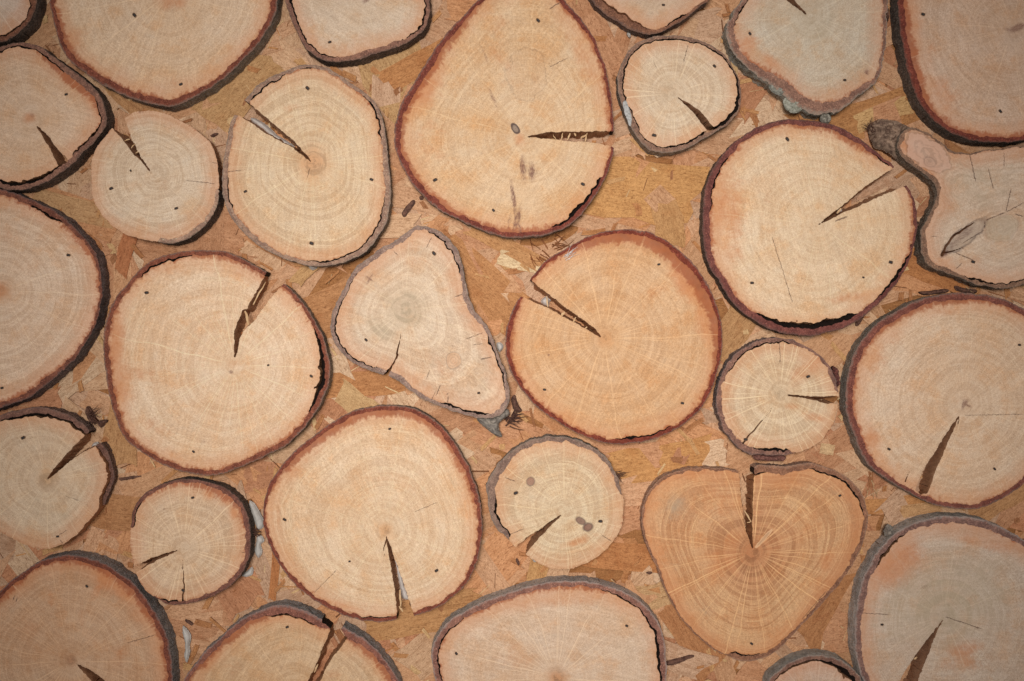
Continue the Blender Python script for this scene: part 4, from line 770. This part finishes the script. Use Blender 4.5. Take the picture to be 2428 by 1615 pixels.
slice_(26, 'wide oval slice cut off by the bottom edge, jagged black gap along its right rim',
    [(1307,1381),(1361,1378),(1407,1382),(1457,1394),(1504,1416),(1539,1445),(1563,1480),(1575,1519),(1580,1573),(1580,1620),(1560,1690),(1500,1750),(1390,1795),(1260,1805),(1140,1770),(1058,1695),(1034,1620),(1024,1566),(1029,1526),(1046,1494),(1075,1466),(1114,1444),(1157,1423),(1207,1406),(1255,1391)], (1321,1607),
    [(0,16),(90,14),(180,16),(195,16),(210,16),(240,16),(270,14),(300,14),(330,18),(345,18)], [(180,2),(197,2.6),(207,2.6),(214,0),(295,0),(300,2),(325,2.6),(332,3),(340,5),(355,4),(5,2)],
    nails=[(1082,1550),(1486,1484)], rim=lin((140,98,82)), side=LGREY, pale=(220,186,146), warm=(212,168,122), ring=.3, ray=1.0, out=12, rough=2,
    red=[(250,.3),(290,.35),(310,.1)], heart=(36, lin((196,138,92)), .8), org=[(1290,1430,160,22,-4,.6),(1130,1510,50,60,40,.35),(1220,1560,70,50,0,.4)], gry=[(1480,1550,50,60,0,.3)], hair=[(1560,1477,1548,1484,2.2)])
slice_(27, 'orange rimmed slice cut off by the bottom edge, broken bark parted by a wide split',
    [(434,1618),(450,1590),(482,1551),(518,1516),(561,1478),(605,1452),(650,1437),(689,1438),(725,1450),(757,1466),(782,1474),(807,1483),(850,1508),(886,1534),(911,1562),(932,1591),(946,1618),(958,1680),(905,1760),(790,1805),(640,1805),(510,1755),(436,1685)], (706,1652),
    [(0,13),(90,13),(180,14),(210,15),(235,15),(255,22),(275,22),(283,20),(300,20),(330,16)], [(245,0),(252,2.5),(272,2.5),(282,3),(284,0)],
    cracks=[dict(p=[(714,1648),(722,1632),(733,1612),(744,1590),(754,1566),(770,1528),(786,1490),(765,1476),(768,1440),(835,1450),(806,1492),(822,1514),(806,1535),(789,1556),(772,1585),(757,1616),(738,1640)])],
    nails=[(681,1487)], rim=lin((136,88,72)), side=lin((116,110,104)), pale=(216,176,126), warm=(206,160,108), ring=.75, ray=.4, out=9, rough=5,
    red=[(200,.4),(225,.6),(245,.5),(265,.1),(300,.2),(330,.5)], org=[(500,1560,60,20,-45,.8),(640,1470,50,12,-15,.7),(560,1570,60,60,0,.35),(790,1600,30,20,0,.4),(905,1590,14,50,-30,.6)], splinters=[(752,1576,745,1596,4)], drk=[(668,1580,8,4,-60,.5)])
slice_(28, 'big orange stained slice cut off by the bottom left corner, grey bark on right flank',
    [(0,1401),(32,1374),(71,1344),(114,1325),(161,1317),(204,1323),(243,1336),(282,1358),(314,1383),(339,1412),(364,1448),(386,1487),(400,1530),(406,1573),(408,1618),(396,1700),(340,1780),(240,1830),(130,1830),(20,1790),(-60,1720),(-104,1610),(-84,1500),(-40,1440)], (168,1566),
    [(0,14),(90,14),(180,14),(220,14),(250,12),(270,14),(300,14),(320,15),(340,15)], 0,
    cracks=[dict(p=[(181,1574),(196,1582),(214,1590),(236,1606),(262,1628),(330,1690),(316,1704),(240,1640),(214,1610),(198,1594)])],
    nails=[(206,1390)], rim=lin((120,68,52)), side=lin((104,98,92)), pale=(204,160,116), warm=(194,142,96), ring=.6, ray=.8, out=11, rough=3,
    red=[(180,.3),(220,.5),(250,.25),(290,.5),(320,.5),(350,.4),(10,.35)], heart=(22, lin((180,122,82)), .6), org=[(250,1370,40,30,45,.9),(290,1400,60,20,40,.8),(240,1385,14,40,30,.7),(200,1480,16,60,-15,.5),(330,1460,30,40,-30,.5),(280,1560,26,50,0,.45),(120,1420,10,30,-10,.5),(30,1400,60,16,-35,.5),(60,1490,90,50,0,.35)],
    hair=[(300,1525,370,1505,1.3),(30,1425,36,1410,2.0),(38,1430,42,1415,2.0)])
slice_(29, 'slice cut off by the top edge, brown bark slope left of its downward tip',
    [(1404,-2),(1425,20),(1450,39),(1478,55),(1504,70),(1543,80),(1571,75),(1611,52),(1661,14),(1682,-4),(1702,-60),(1660,-122),(1560,-152),(1450,-132),(1396,-60)], (1555,-30),
    [(0,8),(35,8),(60,9),(85,10),(100,14),(125,24),(150,22),(170,20),(250,12)], [(40,0),(50,2),(72,2),(80,0)], bz=[(95,-2),(115,-14),(150,-20),(170,-14),(190,0),(80,0)],
    nails=[(1573,12)], rim=lin((132,92,70)), side=lin((84,72,66)), pale=(208,178,140), warm=(200,164,124), ring=.35, ray=.25, out=3, rough=3, drk=[(1573,12,6,5,0,.6)])

# ------------------------------------------------------------------ branch stub, flaps, glue, chips and fibres lying in the gaps
def lump(name, label, cat, outline, z0, height, mat, seed, group=None, rough=.5, tilt=(0, 0), kind=None, parent=None):
    """an irregular solid: traced outline, domed and roughened top, standing from z0 up"""
    P = smooth_closed(outline, 5); c = P.mean(0); h = 1.6
    a = P.min(0)-5; b = P.max(0)+5
    X, Y = np.meshgrid(np.arange(a[0], b[0], h), np.arange(a[1], b[1], h))
    F = sdf(X, Y, P)+(fbm(X*.12, Y*.12, seed, 3)-.5)*5*rough
    V2, Q, Pl, bed = march(F, a[0], a[1], h)
    gx = np.clip(((V2-a)/h).round().astype(int), 0, [X.shape[1]-1, X.shape[0]-1]); f = np.maximum(F[gx[:, 1], gx[:, 0]], 0)
    mx = max(f.max(), 1)
    dome = np.sqrt(np.clip(1-(1-np.clip(f/mx, 0, 1))**2, 0, 1))
    z = z0+height*(.25+.75*dome)*(1+(fbm(V2[:, 0]*.10, V2[:, 1]*.10, seed+2, 4)-.5)*1.5*rough)+(V2[:, 0]-c[0])*tilt[0]+(V2[:, 1]-c[1])*tilt[1]
    e = np.array(bed); ids = np.unique(e); mp = np.full(len(V2), -1); mp[ids] = np.arange(len(ids)); n = len(V2)
    VV = np.concatenate([V2, V2[ids]]); ZZ = np.concatenate([z, np.minimum(z[ids]-1, z0+(V2[ids, 0]-c[0])*tilt[0]+(V2[ids, 1]-c[1])*tilt[1])])
    q = np.concatenate([Q, np.stack([e[:, 0], e[:, 1], n+mp[e[:, 1]], n+mp[e[:, 0]]], 1)])
    if parent is not None:
        org_ = np.array(parent.location)
        L = np.stack([(VV[:, 0]-CX)*S-org_[0], (CY-VV[:, 1])*S-org_[1], ZZ*S-org_[2]], 1)
        return link(name, make_mesh(name, L, q, Pl, {}, [mat]), parent)
    L = np.stack([(VV[:, 0]-c[0])*S, (c[1]-VV[:, 1])*S, (ZZ-z0)*S], 1)
    o = link(name, make_mesh(name, L, q, Pl, {}, [mat]), None, W(c[0], c[1], z0))
    return tag(o, label, cat, group, kind)

slices = {o['label'].split()[0]+str(i+1): o for i, o in enumerate([q for q in bpy.data.objects if q.get('category') == 'wood slice'])}
by_no = list(slices.values())
def slice_no(k):                        # root of the slice built k-th (creation order follows the name suffix)
    r = [o for o in bpy.data.objects if o.get('category') == 'wood slice']
    r.sort(key=lambda o: o.name); return r[k-1]

# stub of the branch left on the knotted slice
lump('branch_stub', None, None, [(2072,290),(2084,280),(2099,275),(2120,277),(2139,281),(2160,292),(2172,300),(2150,308),(2140,330),(2134,352),(2136,372),(2121,361),(2103,350),(2085,343),(2075,316)], -57, 44, plain_mat('rough_stub_bark', lin((100,76,62)), lin((168,140,116)), .07, .9, 0, .7), 5, rough=.6, tilt=(.18, .1), parent=slice_no(9))
# grey bark flap hanging from the triangular slice
lump('bark_flap', None, None, [(1130,990),(1168,990),(1200,972),(1207,985),(1185,1002),(1183,1020),(1191,1036),(1180,1038),(1160,1024),(1140,1008)], -40, 30, M_greybark, 7, rough=.6, parent=slice_no(15))
lump('lichen_patch', None, None, [(1478,243),(1486,241),(1494,262),(1498,290),(1494,300),(1488,286),(1480,262)], -3, 4.0, plain_mat('pale_lichen', lin((150,148,140)), lin((196,192,184)), .2, .9, 0, .9), 8, rough=.9, parent=slice_no(6))
lump('lichen_patch', None, None, [(1860,232),(1876,226),(1892,234),(1904,248),(1900,262),(1880,266),(1862,254)], -14, 14, plain_mat('green_grey_lichen', lin((120,118,100)), lin((180,176,158)), .16, .9, 0, 1.0), 9, rough=1.0, parent=slice_no(7))
lump('lichen_patch', None, None, [(1828,194),(1846,200),(1860,214),(1858,226),(1842,222),(1826,208)], -14, 13, plain_mat('grey_lichen', lin((110,108,96)), lin((160,156,140)), .16, .9, 0, 1.0), 10, rough=1.0, parent=slice_no(7))
lump('bark_knob', None, None, [(1955,262),(1968,264),(1976,276),(1972,288),(1960,290),(1950,280)], -34, 26, plain_mat('knob_bark', lin((92,84,72)), lin((170,162,144)), .16, .9, 0, 1.0), 12, rough=.8, parent=slice_no(7))
lump('bark_knob', None, None, [(2102,1258),(2112,1246),(2122,1252),(2122,1266),(2112,1276),(2102,1272)], -30, 28, M_greybark, 13, rough=.8, parent=slice_no(24))
lump('torn_bark', None, None, [(1790,1082),(1810,1079),(1830,1083),(1850,1081),(1868,1084),(1864,1094),(1840,1096),(1812,1095),(1796,1092)], -34, 26, plain_mat('torn_red_bark', lin((92,52,46)), lin((150,104,88)), .15, .9, 0, 1.0), 14, rough=.9, parent=slice_no(17))
lump('torn_bark', None, None, [(1982,868),(1990,876),(1996,896),(1994,916),(1986,922),(1982,900),(1978,882)], -40, 34, plain_mat('torn_dark_bark', lin((72,44,42)), lin((140,84,70)), .15, .9, 0, 1.0), 15, rough=.9, parent=slice_no(17))

GG = 'dried glue showing round the slices'
for i, (lab, pts, h, mt) in enumerate((
    ('smooth white glue lobe right of the small slice with two splits', [(580,1194),(594,1202),(606,1222),(616,1244),(612,1260),(600,1262),(592,1240),(584,1216)], 34, M_glue),
    ('spiky white glue scrap just below the smooth glue lobe', [(600,1278),(612,1280),(616,1292),(608,1300),(612,1318),(602,1332),(594,1318),(596,1300)], 28, M_glue),
    ('small white glue drop low on the right of the small two split slice', [(586,1354),(590,1362),(586,1374),(570,1378),(562,1374),(574,1364)], 22, M_glue),
    ('white glue bead on the right flank of the bottom left corner slice', [(420,1496),(434,1508),(440,1524),(436,1544),(437,1560),(430,1584),(424,1570),(426,1540),(420,1516)], 30, M_glue),
    ('long whitish glue smear inside the split of the cream slice', [(584,271),(600,274),(622,288),(640,304),(648,312),(672,326),(688,338),(694,348),(672,342),(640,322),(612,302),(590,284)], 46, M_gluegrey),
    ('grey glue film inside the tall split of the round lower centre slice', [(930,1320),(940,1350),(955,1392),(967,1428),(958,1432),(948,1426),(942,1398),(936,1360)], 30, M_gluegrey),
    ('pale glue blob in the splinter bridged split of the orange slice', [(1288,706),(1302,698),(1312,704),(1304,716),(1302,728),(1290,722),(1284,714)], 40, M_gluegrey),
    ('pale glue spot in the wedge split of the golden slice', [(1990,497),(2002,488),(2010,494),(2004,504),(1994,512)], 40, M_gluegrey),
    ('tiny white glue flake under the small slice with two knots', [(1263,1334),(1272,1331),(1278,1338),(1268,1342)], 40, M_glue),
    ('tiny white glue flake below the bottom rim of the cream slice', [(722,625),(736,624),(744,632),(732,638)], 50, M_glue),
    ('tiny white glue triangle left of the tip of the slice at the top edge', [(1490,66),(1500,70),(1497,78)], 40, M_glue),
    ('grey glue lump squeezed between the triangular and the orange slice', [(1176,815),(1186,812),(1193,820),(1190,830),(1182,834)], 34, M_gluegrey),
    ('grey glue at the mouth of the dark split of the left edge slice', [(204,1056),(214,1052),(218,1058),(210,1066),(200,1070)], 38, M_gluegrey))):
    lump('dried_glue', lab, 'glue', pts, -T-2, h*.55, mt, 100+i, GG, rough=.2)

GC = 'loose bark chips on the board'
for i, (lab, pts, h, mt) in enumerate((
    ('narrow dark chip between the cream slice and the big pinkish slice', [(948,500),(962,478),(976,468),(980,476),(968,494),(954,510)], 9, M_chip),
    ('tiny dark chip above the tip of the triangular slice', [(990,460),(998,458),(1000,466),(992,468)], 9, M_chip),
    ('long dark splinter of bark right of the wide oval bottom slice', [(1580,1584),(1600,1578),(1622,1572),(1648,1566),(1654,1572),(1634,1580),(1612,1590),(1590,1592)], 9, M_chip),
    ('tiny dark chip on the pale strand under the small knotted slice', [(1223,1336),(1228,1335),(1233,1347),(1230,1352),(1225,1345)], 7, M_chip),
    ('small dark chip left of the heart shaped slice', [(1538,1368),(1548,1365),(1554,1369),(1546,1373)], 8, M_chip),
    ('dark chip below the small two split slice near the bottom left', [(424,1482),(434,1484),(444,1490),(442,1496),(432,1492)], 8, M_chip),
    ('brown bark chip between the golden slice and the right edge slice', [(2048,742),(2060,740),(2062,750),(2052,768),(2044,772),(2046,756)], 22, M_chip),
    ('dark curled bark strip below the eye scarred slice', [(2196,690),(2220,688),(2244,684),(2264,684),(2262,692),(2236,696),(2210,698)], 24, M_chip),
    ('shadowy dark bark piece tucked under the eye scarred slice', [(2284,676),(2310,682),(2336,686),(2330,694),(2304,692),(2284,686)], 18, M_chip),
    ('dark red bark shred between the triangular and the orange slice', [(1212,948),(1222,940),(1228,960),(1238,976),(1226,982),(1216,970)], 20, M_chip),
    ('dark bark crumb above the split of the left edge slice', [(190,966),(200,974),(206,990),(216,1000),(208,1010),(196,1000),(188,984)], 26, M_chip),
    ('flat dark chip beside the mouth of that dark left edge split', [(214,1004),(228,998),(240,1000),(232,1010),(222,1018)], 22, M_chip),
    ('thin dark sliver right of the left edge slice below middle', [(264,1140),(290,1136),(318,1135),(300,1141),(272,1146)], 8, M_chip),
    ('dark bark lump in the gap left of the eye scarred slice', [(2176,536),(2190,520),(2186,544),(2180,566),(2176,560)], 40, M_chip),
    ('black bark crumb right of the greyish slice at the top', [(2104,4),(2116,2),(2122,26),(2116,44),(2106,40)], 34, M_chip),
    ('dark fleck near the top left of the big pale orange slice', [(306,646),(316,642),(318,650),(304,660)], 16, M_chip),
    ('small dark fleck right of the bark notch of the small split slice', [(486,312),(498,306),(506,308),(494,316)], 10, M_chip))):
    lump('bark_chip', lab, 'bark chip', pts, -T-3, h, mt, 200+i, GC, rough=.6)

def fibres(label, cx, cy, n, L, a0, spread, w, mat, seed, z=-T+3, name='bark_fibres', group=None, rise=14, rad=8):
    rnd = random.Random(seed); V = []; F = []
    for k in range(n):
        a = math.radians(a0+rnd.uniform(-spread, spread)); l = L*rnd.uniform(.5, 1.1); x, y = rnd.uniform(-rad, rad), rnd.uniform(-rad, rad); zz = rnd.uniform(0, 6); cur = rnd.uniform(-.10, .10); b = len(V); m = 6
        for i in range(m+1):
            s = i/m; ww = w*(1-s*.8)*rnd.uniform(.8, 1.2); nx_, ny_ = -math.sin(a), math.cos(a); h_ = zz+rise*s*rnd.uniform(.7, 1.1)
            for (o1, o2) in ((-1, -.8), (1, -.8), (0, .9)): V.append(((x+nx_*ww*o1*.5)*S, -(y+ny_*ww*o1*.5)*S, (h_+ww*o2*.5)*S))
            x += math.cos(a)*l/m; y += math.sin(a)*l/m; a += cur
            if i:
                p = b+(i-1)*3; q = b+i*3
                for u in range(3): F.append([p+u, p+(u+1) % 3, q+(u+1) % 3, q+u])
    o = link(name, make_mesh(name, V, np.zeros((0, 4)), F, {}, [mat], smooth=False), None, W(cx, cy, z))
    return tag(o, label, 'fibres', group)
FG = 'frayed fibres in the gaps'
fibres('dark red frayed bast fibres under the tip of the triangular slice', 1208, 1000, 26, 34, -20, 60, 3.6, M_chip, 3, group=FG, rad=14)
fibres('fine dark bast whiskers right of the small slice with two knots', 1464, 1128, 14, 26, 20, 60, 2.0, M_chip, 4, group=FG, z=-40)
fibres('dark wispy bast behind the left edge slice with the dark split', 200, 985, 16, 34, 10, 70, 2.6, M_chip, 5, group=FG, z=-45)
fibres('tangled dark bast on the end of the branch stub', 2080, 300, 22, 22, 200, 90, 2.6, M_chip, 6, group=FG, z=-40, rad=14)
fibres('pale straw lying under the eye scarred slice', 2312, 676, 2, 26, 55, 6, 2.4, M_pale, 8, group=FG, rad=3)
fibres('frayed brown shavings below the big pinkish slice', 1290, 582, 26, 46, 20, 60, 3.0, plain_mat('brown_shavings', lin((120, 70, 40)), lin((180, 116, 70)), .2), 9, group=FG, rad=34, rise=6, z=-T-1)
fibres('small pale shavings between heart slice and right edge slice', 2085, 1160, 8, 30, 90, 30, 3.0, M_pale, 10, group=FG, rad=16, rise=5, z=-T-1)
fibres('spiky dark bast above the small two split slice glue', 602, 1268, 14, 20, 200, 60, 3.0, M_chip, 11, group=FG, rad=9, z=-T+14)
# lint caught on the edge of the orange slice
o = fibres('tuft of grey lint caught on the upper rim of the orange slice', 1342, 610, 11, 36, -35, 30, 1.3, M_fluff, 12, z=.5, name='lint_tuft', rise=5, rad=9)
o['category'] = 'lint'
